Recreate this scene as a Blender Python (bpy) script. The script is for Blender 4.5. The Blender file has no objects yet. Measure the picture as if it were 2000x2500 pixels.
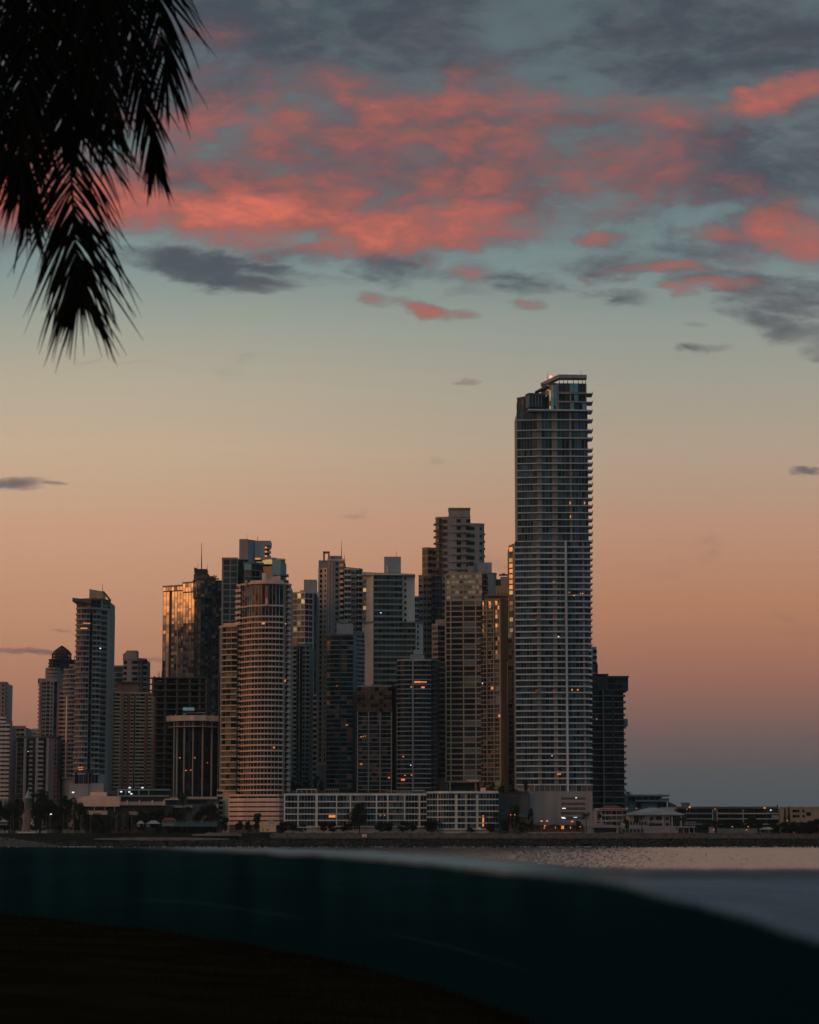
import bpy, math, random
from math import radians as R, sin, cos, tan, pi, exp
from mathutils import Vector
random.seed(7)
# ------------------------------------------------------------------ camera, world, sun, exposure
S = bpy.context.scene
COL = S.collection
F = 5900.0                     # focal length in photo pixels (2000x2500)
HOR = 2056.0                   # horizon row
EYE = 2.7
PIT = math.atan((HOR - 1250.0) / F)
cd = bpy.data.cameras.new('camera')
cam = bpy.data.objects.new('camera', cd)
COL.objects.link(cam)
S.camera = cam
cam.location = (0, 0, EYE)
cam.rotation_euler = (pi / 2 + PIT, 0, 0)
cd.sensor_fit = 'VERTICAL'
cd.sensor_height = 36.0
cd.lens = F * 36.0 / 2500.0
cd.clip_start = 0.1
cd.clip_end = 60000
cd.dof.use_dof = True
cd.dof.focus_distance = 1450
cd.dof.aperture_fstop = 5.0
S.view_settings.view_transform = 'Standard'
S.view_settings.look = 'None'
S.view_settings.exposure = 0.0
S.view_settings.gamma = 1.0
S.render.resolution_x = 819
S.render.resolution_y = 1024

CP, SP = cos(PIT), sin(PIT)
def P(px, py, Y):
    """world point at depth Y seen at photo pixel (px, py)"""
    a, b = px - 1000.0, 1250.0 - py
    dy = F * CP - b * SP
    dz = F * SP + b * CP
    return Vector((a / dy * Y, Y, EYE + dz / dy * Y))
def Zat(py, Y): return P(1000, py, Y).z

SUN_AZ, SUN_EL = 62.0, 2.5        # degrees to the left of straight behind the camera
gx, gy = -sin(R(SUN_AZ)), -cos(R(SUN_AZ))

# ---- node helper
class NT:
    def __init__(s, tree): s.t = tree; s.n = tree.nodes; s.l = tree.links
    def node(s, typ, **kw):
        nd = s.n.new(typ)
        for k, v in kw.items(): setattr(nd, k, v)
        return nd
    def put(s, sock, v):
        if v is None: return
        if isinstance(v, bpy.types.NodeSocket): s.l.new(v, sock)
        else: sock.default_value = v
    def math(s, op, a, b=None, c=None, clamp=False):
        nd = s.node('ShaderNodeMath', operation=op, use_clamp=clamp)
        s.put(nd.inputs[0], a); s.put(nd.inputs[1], b); s.put(nd.inputs[2], c)
        return nd.outputs[0]
    def mr(s, v, a, b, c=0.0, d=1.0, smooth=True):
        nd = s.node('ShaderNodeMapRange', interpolation_type='SMOOTHSTEP' if smooth else 'LINEAR', clamp=True)
        s.put(nd.inputs['Value'], v)
        nd.inputs['From Min'].default_value = a; nd.inputs['From Max'].default_value = b
        nd.inputs['To Min'].default_value = c; nd.inputs['To Max'].default_value = d
        return nd.outputs['Result']
    def mix(s, f, a, b, mode='MIX'):
        nd = s.node('ShaderNodeMix', data_type='RGBA', blend_type=mode)
        s.put(nd.inputs[0], f)
        s.put(nd.inputs[6], (*a, 1) if isinstance(a, tuple) else a)
        s.put(nd.inputs[7], (*b, 1) if isinstance(b, tuple) else b)
        return nd.outputs[2]
    def comb(s, x, y, z=0.0):
        nd = s.node('ShaderNodeCombineXYZ')
        s.put(nd.inputs[0], x); s.put(nd.inputs[1], y); s.put(nd.inputs[2], z)
        return nd.outputs[0]
    def noise(s, vec, scale, detail=5, rough=0.55, dist=0.0):
        nd = s.node('ShaderNodeTexNoise')
        s.put(nd.inputs['Vector'], vec)
        nd.inputs['Scale'].default_value = scale; nd.inputs['Detail'].default_value = detail
        nd.inputs['Roughness'].default_value = rough; nd.inputs['Distortion'].default_value = dist
        return nd.outputs['Fac'], nd.outputs['Color']
    def ramp(s, v, stops):
        nd = s.node('ShaderNodeValToRGB')
        cr = nd.color_ramp
        while len(cr.elements) > 1: cr.elements.remove(cr.elements[-1])
        for i, (p, c) in enumerate(stops):
            e = cr.elements[0] if i == 0 else cr.elements.new(p)
            e.position = p; e.color = (*c, 1)
        s.put(nd.inputs[0], v)
        return nd.outputs[0]

def srgb(r, g, b):
    f = lambda c: (c / 255.0) / 12.92 if c <= 10 else ((c / 255.0 + 0.055) / 1.055) ** 2.4
    return (f(r), f(g), f(b))

W = bpy.data.worlds.new('World')
S.world = W
W.use_nodes = True
w = NT(W.node_tree)
w.n.clear()
out = w.node('ShaderNodeOutputWorld')
tc = w.node('ShaderNodeTexCoord')
sep = w.node('ShaderNodeSeparateXYZ')
w.l.new(tc.outputs['Generated'], sep.inputs[0])
dx, dy, dz = sep.outputs
ys = w.math('MAXIMUM', dy, 0.04)
U = w.math('DIVIDE', dx, ys)
V = w.math('DIVIDE', dz, ys)
def UV(px, py):
    a, b = px - 1000.0, 1250.0 - py
    d = F * CP - b * SP
    return a / d, (F * SP + b * CP) / d
# front sky gradient (rows of the photo -> elevation)
vmax = 0.55
def vs(py): return max(0.0, UV(1000, py)[1]) / vmax
left = [(2056, (66, 66, 72)), (1980, (92, 76, 74)), (1850, (148, 106, 91)), (1700, (175, 122, 100)), (1500, (194, 143, 112)), (1300, (203, 158, 129)),
        (1100, (199, 174, 146)), (950, (186, 173, 151)), (800, (163, 165, 151)), (650, (132, 150, 148)), (500, (119, 138, 136)), (200, (98, 117, 120)), (0, (92, 110, 114)), (-1200, (70, 86, 96))]
right = [(2056, (68, 78, 84)), (1960, (78, 86, 92)), (1880, (91, 90, 91)), (1800, (116, 95, 91)), (1700, (146, 104, 91)), (1600, (167, 115, 94)), (1480, (182, 129, 99)), (1300, (189, 145, 120)),
         (1100, (179, 160, 138)), (950, (165, 160, 145)), (800, (148, 155, 147)), (650, (122, 140, 140)), (500, (112, 130, 132)), (200, (98, 113, 117)), (0, (92, 108, 112)), (-1200, (70, 86, 96))]
vn = w.math('DIVIDE', V, vmax, clamp=True)
cl = w.ramp(vn, [(vs(a), srgb(*c)) for a, c in left])
cr_ = w.ramp(vn, [(vs(a), srgb(*c)) for a, c in right])
sky = w.mix(w.mr(U, -0.16, 0.12), cl, cr_)
# cloud masks: soft patches on the sky, bent and broken by noise
uv = w.comb(U, V)
fine, finec = w.noise(w.comb(w.math('MULTIPLY', U, 0.42), V), 50, 8, 0.60, 0.3)
big, bigc = w.noise(w.comb(w.math('MULTIPLY', U, 0.34), V, 3.3), 16, 6, 0.52, 0.4)
grn, _ = w.noise(w.comb(w.math('MULTIPLY', U, 0.45), V, 7.7), 24, 7, 0.58, 0.5)
def warp(col, ax, ay, base):
    a_ = w.node('ShaderNodeVectorMath', operation='SUBTRACT'); w.l.new(col, a_.inputs[0]); a_.inputs[1].default_value = (0.5, 0.5, 0.5)
    b_ = w.node('ShaderNodeVectorMath', operation='MULTIPLY_ADD'); w.l.new(a_.outputs[0], b_.inputs[0]); b_.inputs[1].default_value = (ax, ay, 0); w.l.new(base, b_.inputs[2])
    return b_.outputs[0]
uvs = warp(finec, 0.045, 0.016, uv)
uvb = warp(bigc, 0.10, 0.05, warp(finec, 0.05, 0.03, uv))
def blob(px, py, rx, ry, rot, amp):
    u, v = UV(px, py)
    m = w.node('ShaderNodeMapping', vector_type='TEXTURE')
    w.l.new(uvb if rx > 150 else uvs, m.inputs[0])
    m.inputs['Location'].default_value = (u, v, 0)
    m.inputs['Rotation'].default_value = (0, 0, R(rot))
    m.inputs['Scale'].default_value = (rx / F, ry / F, 1)
    l = w.node('ShaderNodeVectorMath', operation='LENGTH')
    w.l.new(m.outputs[0], l.inputs[0])
    return w.mr(l.outputs['Value'], 0.25, 1.65, amp, 0.0)
def total(blobs):
    acc = None
    for b in blobs:
        o = blob(*b)
        acc = o if acc is None else w.math('MAXIMUM', acc, o)
    return acc
grey = total([(560, 672, 360, 40, -2, 1.0), (350, 200, 560, 240, 0, 1.0), (950, 60, 900, 150, -6, .62), (1900, 400, 420, 160, 5, 1.05), (1450, 360, 600, 150, 0, .85),
              (1850, 690, 340, 60, -8, .9), (1880, 770, 220, 50, -18, .85), (2020, 840, 170, 36, -14, .85), (1720, 850, 80, 16, 0, .7), (1520, 730, 90, 22, -5, .8), (1750, 100, 520, 170, 8, .85),
              (1000, 400, 700, 220, 0, .85), (1000, 640, 190, 50, -20, .6), (1400, 630, 200, 60, 0, .75), (1680, 795, 50, 12, 0, .6), (20, 1188, 100, 17, 4, 1.0), (150, 1182, 40, 8, 0, .6),
              (50, 1587, 130, 10, -2, .85), (1985, 1150, 44, 11, 0, .9), (0, 640, 160, 50, 0, .8), (1640, 560, 300, 80, 0, .7), (370, 1614, 60, 8, -4, .5), (165, 1540, 40, 5, 0, .5)])
pink = total([(720, 350, 620, 190, 3, .98), (600, 515, 290, 105, 0, 1.16), (330, 500, 300, 120, -4, 1.1), (1010, 530, 360, 85, 0, 1.12), (1100, 400, 800, 200, 0, .92), (850, 240, 620, 170, -4, .72), (1120, 215, 260, 80, -10, .7),
              (1480, 270, 360, 90, -8, .82), (1930, 235, 230, 75, 20, 1.02), (1850, 100, 160, 50, 10, .4), (1300, 470, 420, 80, 0, .78), (1600, 350, 360, 50, -10, .62), (1545, 640, 165, 30, 2, .98), (1770, 700, 130, 28, 2, .95),
              (1740, 575, 150, 34, -4, .95), (1900, 540, 260, 100, -20, .88), (1700, 450, 260, 60, -5, .7), (1460, 578, 105, 22, 0, .9), (1660, 715, 60, 18, -10, .85), (1420, 692, 36, 16, -20, .75), (1030, 757, 80, 20, -16, .86), (1110, 768, 50, 15, 0, .74), (1130, 650, 100, 42, -10, .8),
              (1310, 740, 50, 20, 5, .74), (1145, 933, 40, 7, -4, .6), (900, 730, 60, 20, -12, .5), (0, 470, 260, 150, 0, 1.1), (560, 130, 380, 70, -10, .34), (480, 180, 160, 40, 6, .4), (1320, 640, 100, 36, 0, .7), (1830, 610, 200, 50, 0, .6), (250, 900, 200, 9, 0, .4)])
f0 = w.math('SUBTRACT', fine, 0.5)
sv = w.node('ShaderNodeSeparateXYZ'); w.l.new(uvb, sv.inputs[0])
cover = w.math('MULTIPLY', w.mr(sv.outputs[1], UV(1000, 650)[1], UV(1000, 510)[1]), w.mr(U, 0.11, -0.01))
lit_band = w.math('MULTIPLY', w.math('MULTIPLY', cover, w.mr(sv.outputs[1], UV(1000, 250)[1], UV(1000, 420)[1])), .88)
grey = w.math('MAXIMUM', grey, w.math('MULTIPLY', cover, .92)); pink = w.math('MAXIMUM', pink, lit_band)
gm = w.mr(w.math('ADD', grey, w.math('ADD', w.math('MULTIPLY', f0, 2.1), w.math('MULTIPLY', w.math('SUBTRACT', grn, 0.5), 1.2))), 0.22, 1.12)
hf, _ = w.noise(w.comb(w.math('MULTIPLY', U, 0.5), V, 1.9), 120, 6, 0.6, 0.5)
h0 = w.math('SUBTRACT', hf, 0.5)
pv = w.math('ADD', w.math('MULTIPLY', h0, 0.7), w.math('ADD', pink, w.math('ADD', w.math('MULTIPLY', f0, 1.5), w.math('MULTIPLY', w.math('SUBTRACT', big, 0.5), 1.2))))
pm = w.mr(pv, 0.22, 1.15)
greyc = w.mix(w.mr(w.math('ADD', grn, w.math('MULTIPLY', h0, .5)), 0.36, 0.64), srgb(94, 92, 100), srgb(66, 72, 83))
pinkc = w.mix(w.mr(pv, 0.35, 1.05), srgb(100, 82, 90), srgb(166, 98, 90))
pinkc = w.mix(w.mr(pv, 0.95, 1.55), pinkc, srgb(234, 120, 95))
sky = w.mix(w.math('MULTIPLY', gm, 0.85), sky, greyc)
sky = w.mix(w.math('MULTIPLY', pm, 0.92), sky, pinkc)
# sky behind the camera: invented low dark band for facade reflections, warm after-glow to the left, blue-grey to the right
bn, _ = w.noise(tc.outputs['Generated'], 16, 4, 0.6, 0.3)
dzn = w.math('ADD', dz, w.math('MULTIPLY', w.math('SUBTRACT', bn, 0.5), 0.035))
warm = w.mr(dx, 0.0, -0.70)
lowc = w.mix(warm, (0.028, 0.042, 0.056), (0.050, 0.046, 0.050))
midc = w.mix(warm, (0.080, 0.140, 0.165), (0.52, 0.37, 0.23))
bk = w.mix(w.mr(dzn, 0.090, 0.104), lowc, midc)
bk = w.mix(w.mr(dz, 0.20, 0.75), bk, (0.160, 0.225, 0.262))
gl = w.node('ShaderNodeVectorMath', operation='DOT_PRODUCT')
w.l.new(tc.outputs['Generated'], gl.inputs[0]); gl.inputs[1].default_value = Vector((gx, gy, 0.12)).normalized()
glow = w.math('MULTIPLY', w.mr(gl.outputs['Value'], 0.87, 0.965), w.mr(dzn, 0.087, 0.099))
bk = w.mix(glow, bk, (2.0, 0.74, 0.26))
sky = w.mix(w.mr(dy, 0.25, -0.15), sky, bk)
below = w.mr(dz, -0.01, -0.06)
sky = w.mix(below, sky, (0.02, 0.03, 0.035))
nish = w.node('ShaderNodeTexSky', sky_type='NISHITA', sun_disc=False, sun_elevation=R(SUN_EL), sun_rotation=math.atan2(gx, gy))
bg = w.node('ShaderNodeBackground'); w.l.new(sky, bg.inputs[0]); bg.inputs[1].default_value = 1.0
bg2 = w.node('ShaderNodeBackground'); w.l.new(nish.outputs[0], bg2.inputs[0]); bg2.inputs[1].default_value = 0.0003
ad = w.node('ShaderNodeAddShader'); w.l.new(bg.outputs[0], ad.inputs[0]); w.l.new(bg2.outputs[0], ad.inputs[1])
w.l.new(ad.outputs[0], out.inputs[0])
W.cycles.sampling_method = 'MANUAL'; W.cycles.sample_map_resolution = 1024

sd = bpy.data.lights.new('sun', 'SUN')
sun = bpy.data.objects.new('sun', sd); COL.objects.link(sun)
sd.energy = 0.06; sd.angle = R(50); sd.color = (1.0, 0.62, 0.36)
sun.rotation_euler = Vector((gx, gy, tan(R(SUN_EL)))).to_track_quat('Z', 'Y').to_euler()

# ------------------------------------------------------------------ materials
MATS = {}
def mat(name, col=(.4, .4, .4), rough=.75, metal=0.0, var=.18, scale=.15, spec=.5, streak=False):
    if name in MATS: return MATS[name]
    m = bpy.data.materials.new(name); m.use_nodes = True
    t = NT(m.node_tree); b = t.n['Principled BSDF']
    b.inputs['Roughness'].default_value = rough; b.inputs['Metallic'].default_value = metal
    b.inputs['Specular IOR Level'].default_value = spec
    g = t.node('ShaderNodeTexCoord')
    mp = t.node('ShaderNodeMapping'); t.l.new(g.outputs['Object'], mp.inputs[0])
    mp.inputs['Scale'].default_value = (1, 1, .12 if streak else 1)
    f, _ = t.noise(mp.outputs[0], scale, 6, .65)
    c = t.mix(t.mr(f, .3, .7), tuple(x * (1 - var) for x in col), tuple(min(1, x * (1 + var)) for x in col))
    t.l.new(c, b.inputs['Base Color'])
    MATS[name] = m
    return m
def emit(name, col, st):
    if name in MATS: return MATS[name]
    m = bpy.data.materials.new(name); m.use_nodes = True
    b = m.node_tree.nodes['Principled BSDF']
    b.inputs['Base Color'].default_value = (.1, .1, .1, 1)
    b.inputs['Emission Color'].default_value = (*col, 1); b.inputs['Emission Strength'].default_value = st
    MATS[name] = m
    return m
# walls
mat('white_paint', (.62, .60, .56), streak=True)
mat('white_slab', (.74, .74, .69), streak=True)
mat('grey_concrete', (.30, .31, .32), streak=True)
mat('blue_grey_wall', (.33, .37, .42), streak=True)
mat('dark_concrete', (.10, .105, .11), streak=True)
mat('shell_concrete', (.075, .08, .078), streak=True, scale=.4)
mat('beige_wall', (.46, .40, .35), streak=True)
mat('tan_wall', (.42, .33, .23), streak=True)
mat('brown_wall', (.30, .20, .12), streak=True)
mat('villa_white', (.36, .35, .36), streak=True)
mat('tower_slab', (.58, .66, .70), streak=True)
mat('glass_mirror_pale', (.50, .66, .68), rough=.06, metal=1.0, var=.2)
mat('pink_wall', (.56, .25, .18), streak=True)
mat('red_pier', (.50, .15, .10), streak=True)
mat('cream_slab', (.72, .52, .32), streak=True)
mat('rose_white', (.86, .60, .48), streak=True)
mat('mauve_grey', (.34, .315, .325), streak=True)
mat('teal_wall', (.17, .25, .26), streak=True)
mat('black_metal', (.03, .03, .035), rough=.5)
mat('grey_metal', (.25, .26, .27), rough=.45, metal=.3)
mat('red_tile', (.20, .06, .045), scale=1.5, var=.4)
mat('stone', (.10, .082, .068), scale=.5, var=.5)
mat('rock', (.025, .024, .025), scale=.6, var=.6)
mat('rubble', (.09, .085, .08), scale=.6, var=.5)
mat('sand', (.14, .115, .095), scale=.2, var=.3)
mat('bark', (.06, .05, .04), scale=3)
mat('leaf', (.022, .034, .016), rough=.8, scale=.8, var=.5, spec=.2)
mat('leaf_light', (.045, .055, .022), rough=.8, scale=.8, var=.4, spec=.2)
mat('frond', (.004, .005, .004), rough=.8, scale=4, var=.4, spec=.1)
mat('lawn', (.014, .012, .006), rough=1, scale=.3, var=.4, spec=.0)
mat('land', (.016, .02, .014), rough=1, scale=.05, var=.4, spec=.1)
mat('blue_screen', (.05, .13, .17), scale=.5)
# glass
mat('glass_black', (.006, .009, .013), rough=.07, var=.5, spec=.35)
mat('glass_navy', (.014, .028, .044), rough=.10, var=.5, spec=.5)
mat('glass_blue', (.050, .090, .135), rough=.12, var=.4, spec=.7)
mat('glass_teal', (.020, .052, .055), rough=.10, var=.5, spec=.7)
mat('pale_panel', (.25, .225, .22), streak=True)
mat('glass_curtain', (.13, .125, .11), rough=.4, var=.4)
mat('glass_mirror', (.50, .46, .38), rough=.05, metal=1.0, var=.12)
mat('glass_mirror_dark', (.16, .17, .17), rough=.05, metal=1.0, var=.3)
mat('glass_mirror_teal', (.24, .40, .42), rough=.05, metal=1.0, var=.3)
mat('glass_copper', (.45, .19, .11), rough=.06, metal=1.0, var=.3)
emit('lit_warm', (1.0, .34, .09), .75)
emit('lit_amber', (1.0, .27, .06), .85)
emit('lit_white', (.9, .95, 1.0), 1.1)
emit('lit_dim', (1.0, .42, .16), .28)

# ------------------------------------------------------------------ mesh builder
class MB:
    def __init__(s): s.v = []; s.f = []; s.m = []
    def face(s, pts, m):
        i = len(s.v); s.v.extend([tuple(p) for p in pts]); s.f.append(tuple(range(i, i + len(pts)))); s.m.append(m)
    def prism(s, poly, z0, z1, m, bottom=True):
        """poly: xy list, clockwise or not"""
        i = len(s.v); n = len(poly)
        s.v.extend([(p[0], p[1], z0) for p in poly]); s.v.extend([(p[0], p[1], z1) for p in poly])
        for k in range(n):
            a, b = i + k, i + (k + 1) % n
            s.f.append((a, b, b + n, a + n)); s.m.append(m)
        s.f.append(tuple(range(i + n, i + 2 * n))); s.m.append(m)
        if bottom: s.f.append(tuple(range(i + n - 1, i - 1, -1))); s.m.append(m)
    def box(s, x0, x1, y0, y1, z0, z1, m):
        s.prism([(x0, y0), (x1, y0), (x1, y1), (x0, y1)], z0, z1, m)
    def obox(s, c, t, hw, d0, d1, z0, z1, m):
        """box on a facade: centre c (xy), tangent t, half width hw, from d0 to d1 outward"""
        n = (t[1], -t[0])
        q = lambda a, d: (c[0] + t[0] * a + n[0] * d, c[1] + t[1] * a + n[1] * d)
        s.prism([q(-hw, d1), q(hw, d1), q(hw, d0), q(-hw, d0)], z0, z1, m)
    def tube(s, pts, rad, m, k=6):
        rings = []
        for j, p in enumerate(pts):
            p = Vector(p)
            a = Vector(pts[max(0, j - 1)]); b = Vector(pts[min(len(pts) - 1, j + 1)])
            t = (b - a).normalized()
            u = t.cross(Vector((0, 0, 1)));
            if u.length < .01: u = Vector((1, 0, 0))
            u.normalize(); v = t.cross(u)
            r = rad[j] if isinstance(rad, (list, tuple)) else rad
            base = len(s.v)
            for q in range(k):
                an = 2 * pi * q / k
                s.v.append(tuple(p + u * (r * cos(an)) + v * (r * sin(an))))
            rings.append(base)
        for j in range(len(rings) - 1):
            for q in range(k):
                a, b = rings[j], rings[j + 1]
                s.f.append((a + q, a + (q + 1) % k, b + (q + 1) % k, b + q)); s.m.append(m)
        s.f.append(tuple(rings[-1] + q for q in range(k))); s.m.append(m)
        s.f.append(tuple(rings[0] + q for q in range(k - 1, -1, -1))); s.m.append(m)
    def add(s, o):
        i = len(s.v); s.v.extend(o.v); s.f.extend([tuple(a + i for a in f) for f in o.f]); s.m.extend(o.m)
    def mesh(s, name):
        me = bpy.data.meshes.new(name)
        me.from_pydata(s.v, [], s.f)
        names = []
        for m in s.m:
            if m not in names: names.append(m)
        for n in names: me.materials.append(MATS[n])
        ix = {n: i for i, n in enumerate(names)}
        me.polygons.foreach_set('material_index', [ix[m] for m in s.m])
        me.update()
        return me
    def build(s, name, parent=None, kind=None, smooth=False):
        if not s.f: return None
        me = s.mesh(name)
        if smooth: me.polygons.foreach_set('use_smooth', [True] * len(s.f))
        o = bpy.data.objects.new(name, me); COL.objects.link(o)
        if parent is not None: o.parent = parent; o.matrix_parent_inverse = parent.matrix_basis.inverted()
        if kind: o['kind'] = kind
        return o
def tag(o, label, cat, group=None):
    o['label'] = label; o['category'] = cat
    if group: o['group'] = group
    return o

class Thing:
    def __init__(s, name, label, cat, loc, group=None):
        o = bpy.data.objects.new(name, None); COL.objects.link(o)
        o.location = loc; o.empty_display_size = 1
        s.o = tag(o, label, cat, group); s.parts = {}; s.fronts = []
    def part(s, name, mb): s.parts.setdefault(name, []).append(mb)
    def finish(s):
        for name, lst in s.parts.items():
            if name == 'wall':
                m = MB()
                for x in lst: m.add(x)
                m.build('wall', s.o); continue
            for x in lst[:100]: x.build(name, s.o)
            if len(lst) > 100:
                m = MB()
                for x in lst[100:]: m.add(x)
                m.build(name, s.o, kind='stuff')

def offset(pl, d):
    """offset a left-to-right polyline outward (towards the camera) by d"""
    n = len(pl); out = []
    for i in range(n):
        ns = []
        for a, b in ((i - 1, i), (i, i + 1)):
            if a < 0 or b >= n: continue
            tx, ty = pl[b][0] - pl[a][0], pl[b][1] - pl[a][1]
            L = math.hypot(tx, ty) or 1e-6
            ns.append((ty / L, -tx / L))
        if len(ns) == 2:
            mx, my = ns[0][0] + ns[1][0], ns[0][1] + ns[1][1]
            L2 = mx * mx + my * my
            k = 2.0 / max(L2, .6)
            out.append((pl[i][0] + mx * k * d, pl[i][1] + my * k * d))
        else:
            out.append((pl[i][0] + ns[0][0] * d, pl[i][1] + ns[0][1] * d))
    return out

G = 7.6    # ground level of the city
def curve_pts(p, q, bulge, n=7):
    pts = []
    tx, ty = q[0] - p[0], q[1] - p[1]; L = math.hypot(tx, ty); nx, ny = ty / L, -tx / L
    for i in range(1, n + 1):
        t = i / n
        s_ = 4 * t * (1 - t) * bulge
        pts.append((p[0] + tx * t + nx * s_, p[1] + ty * t + ny * s_))
    return pts

def vol(T, Y, start, segs, top, bot, n, wall='grey_concrete', slab='white_slab', glass=('glass_black',), ts=.3, par=.8, proj=.5,
        mull=2.6, depth=24, mullm=None, down=None, slabname='floor_slab', roofcap=True, vis=None, jit=.02, ref=None, skip=(), fl=None):
    """one volume of a building. segs: (kind, px, dY, opts) from left to right; kind g glass band, w blank wall, p punched windows, b separate balconies, r recessed glass without slab"""
    ref = ref if ref is not None else (top + bot) / 2
    p0 = P(start[0], ref, Y + start[1])
    line = [(p0.x, p0.y)]; S_ = []
    for sg in segs:
        kind, px, dY = sg[:3]; op = sg[3] if len(sg) > 3 else {}
        q = P(px, ref, Y + dY); q = (q.x, q.y)
        pts = curve_pts(line[-1], q, op['arc'], op.get('n', 7)) if 'arc' in op else [q]
        first = line[-1]
        i0 = len(line) - 1
        line.extend(pts)
        S_.append((kind, i0, len(line) - 1, op))
    zt, zb = Zat(top, Y), Zat(bot, Y)
    fh = (zt - zb) / n
    lv = [zt - i * fh for i in range(n + 1)] if fl is None else [Zat(v, Y) for v in fl]
    n = len(lv) - 1
    backY = max(q[1] for q in line) + depth
    inner = offset(line, -.25)
    wm = MB()
    low = G - 1 if down is None else down
    wm.prism(inner + [(inner[-1][0], backY), (inner[0][0], backY)], low, zt - .05, wall)
    rnd = random.Random(int(start[0] * 7 + top))
    def strip(i0, i1, d0, d1, z0, z1, m, mb):
        a = offset(line, d0); b = offset(line, d1)
        a = a[i0:i1 + 1]; b = b[i0:i1 + 1]
        mb.prism(b + a[::-1], z0, z1, m)
    # blank and punched walls are solid from -.3 to 0
    for kind, i0, i1, op in S_:
        if kind in 'wp': strip(i0, i1, -.3, 0, low, zt, op.get('m', wall), wm)
    if roofcap:
        strip(0, len(line) - 1, -.6, proj * .5 + .1, zt - .02, zt + 1.1, roofcap if isinstance(roofcap, str) else slab, wm)
    T.part('wall', wm)
    T.fronts.append((line, zb, zt))
    # group continuous runs of slab
    runs = []
    for kind, i0, i1, op in S_:
        if kind == 'g':
            if runs and runs[-1][1] == i0: runs[-1][1] = i1
            else: runs.append([i0, i1])
    for i in range(n):
        z1, z0 = lv[i], lv[i + 1]
        band = MB(); any_ = False
        gl_over = None
        last = None
        for kind, i0, i1, op in S_:
            if kind in 'gbr':
                gl_ = op.get('glass', glass); any_ = True
                if last is not None and last != i0:
                    T.part('window_band', band); band = MB()
                last = i1
                mw = op.get('mull', mull); mm = mullm or slab
                d = -.2 if kind != 'b' else -.2
                for k in range(i0, i1):
                    a, b = line[k], line[k + 1]
                    L = math.hypot(b[0] - a[0], b[1] - a[1]); c = max(1, int(round(L / mw)))
                    t = ((b[0] - a[0]) / L, (b[1] - a[1]) / L); nn = (t[1], -t[0])
                    for j in range(c):
                        s0, s1 = L * j / c, L * (j + 1) / c
                        js = [rnd.uniform(-jit, jit) for _ in range(3)]
                        q = lambda s_, dd, z: (a[0] + t[0] * s_ + nn[0] * dd, a[1] + t[1] * s_ + nn[1] * dd, z)
                        band.face([q(s0, -.12 + js[0], z0), q(s1, -.12 + js[1], z0), q(s1, -.12 + js[1] + js[2], z1), q(s0, -.12 + js[0] + js[2], z1)], rnd.choice(gl_))
                        if mw < 20:
                            band.obox((a[0] + t[0] * s0, a[1] + t[1] * s0), t, .09, -.2, .03, z0, z1, mm)
        if any_: T.part('window_band', band)
        if i not in skip:
            sm = MB()
            for i0, i1 in runs:
                strip(i0, i1, -.2, proj, z0 - ts, z0 + par, slab, sm)
            if sm.f: T.part(slabname, sm)
        for kind, i0, i1, op in S_:
            if kind == 'b':
                bm = MB(); bp = op.get('proj', 1.6)
                strip(i0, i1, -.1, bp, z0 - .3, z0 + .05, op.get('m', slab), bm)
                strip(i0, i1, bp - .18, bp, z0 + .05, z0 + op.get('par', 1.0), op.get('rail', op.get('m', slab)), bm)
                T.part('balcony', bm)
            if kind == 'p':
                cols = op.get('cols', [.5]); ww = op.get('w', 1.4); hh = op.get('h', 1.6)
                a, b = line[i0], line[i1]
                L = math.hypot(b[0] - a[0], b[1] - a[1]); t = ((b[0] - a[0]) / L, (b[1] - a[1]) / L)
                for c in cols:
                    wmb = MB(); s_ = L * c; cc = (a[0] + t[0] * s_, a[1] + t[1] * s_)
                    zc = (z0 + z1) / 2
                    wmb.obox(cc, t, ww / 2 + .1, 0, .06, zc - hh / 2 - .1, zc + hh / 2 + .1, wall)
                    wmb.obox(cc, t, ww / 2, 0, .09, zc - hh / 2, zc + hh / 2, rnd.choice(op.get('glass', glass)))
                    wmb.obox(cc, t, ww / 2 + .2, 0, .25, zc - hh / 2 - .25, zc - hh / 2 - .1, wall)
                    T.part('window', wmb)
    return line

def on_front(T, px, py):
    """facade point seen at a pixel"""
    best = None
    d = P(px, py, 1.0) - Vector((0, 0, EYE))
    for line, zb, zt in T.fronts:
        for a, b in zip(line, line[1:]):
            ex, ey = b[0] - a[0], b[1] - a[1]
            den = d.x * ey - d.y * ex
            if abs(den) < 1e-9: continue
            s_ = (a[0] * ey - a[1] * ex) / den
            u = ((d.x * s_ - a[0]) / ex) if abs(ex) > abs(ey) else ((d.y * s_ - a[1]) / ey)
            z = EYE + d.z * s_
            if -.01 <= u <= 1.01 and s_ > 0 and z <= zt + 1:
                L = math.hypot(ex, ey)
                if best is None or s_ < best[0]: best = (s_, (d.x * s_, d.y * s_), (ex / L, ey / L), z)
    return best
def lights(T, spots):
    for px, py, ww, hh, m in spots:
        if m == 'lit_dim': continue
        r = on_front(T, px, py)
        if not r: continue
        k_ = .5 if m.startswith('lit') else 1
        mb = MB(); mb.obox(r[1], r[2], ww / 2 * (.8 if k_ < 1 else 1), -.3, .12, r[3] - hh / 2 * (.7 if k_ < 1 else 1), r[3] + hh / 2 * (.7 if k_ < 1 else 1), m)
        T.part('lit_window', mb)
def pier(T, px, py0, py1, wd=.8, d=1.0, m='white_slab', name='pier'):
    r = on_front(T, px, (py0 + py1) / 2)
    if not r: return
    mb = MB(); Y = r[1][1]
    mb.obox(r[1], r[2], wd / 2, -.3, d, Zat(py1, Y), Zat(py0, Y), m)
    T.part(name, mb)
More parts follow.
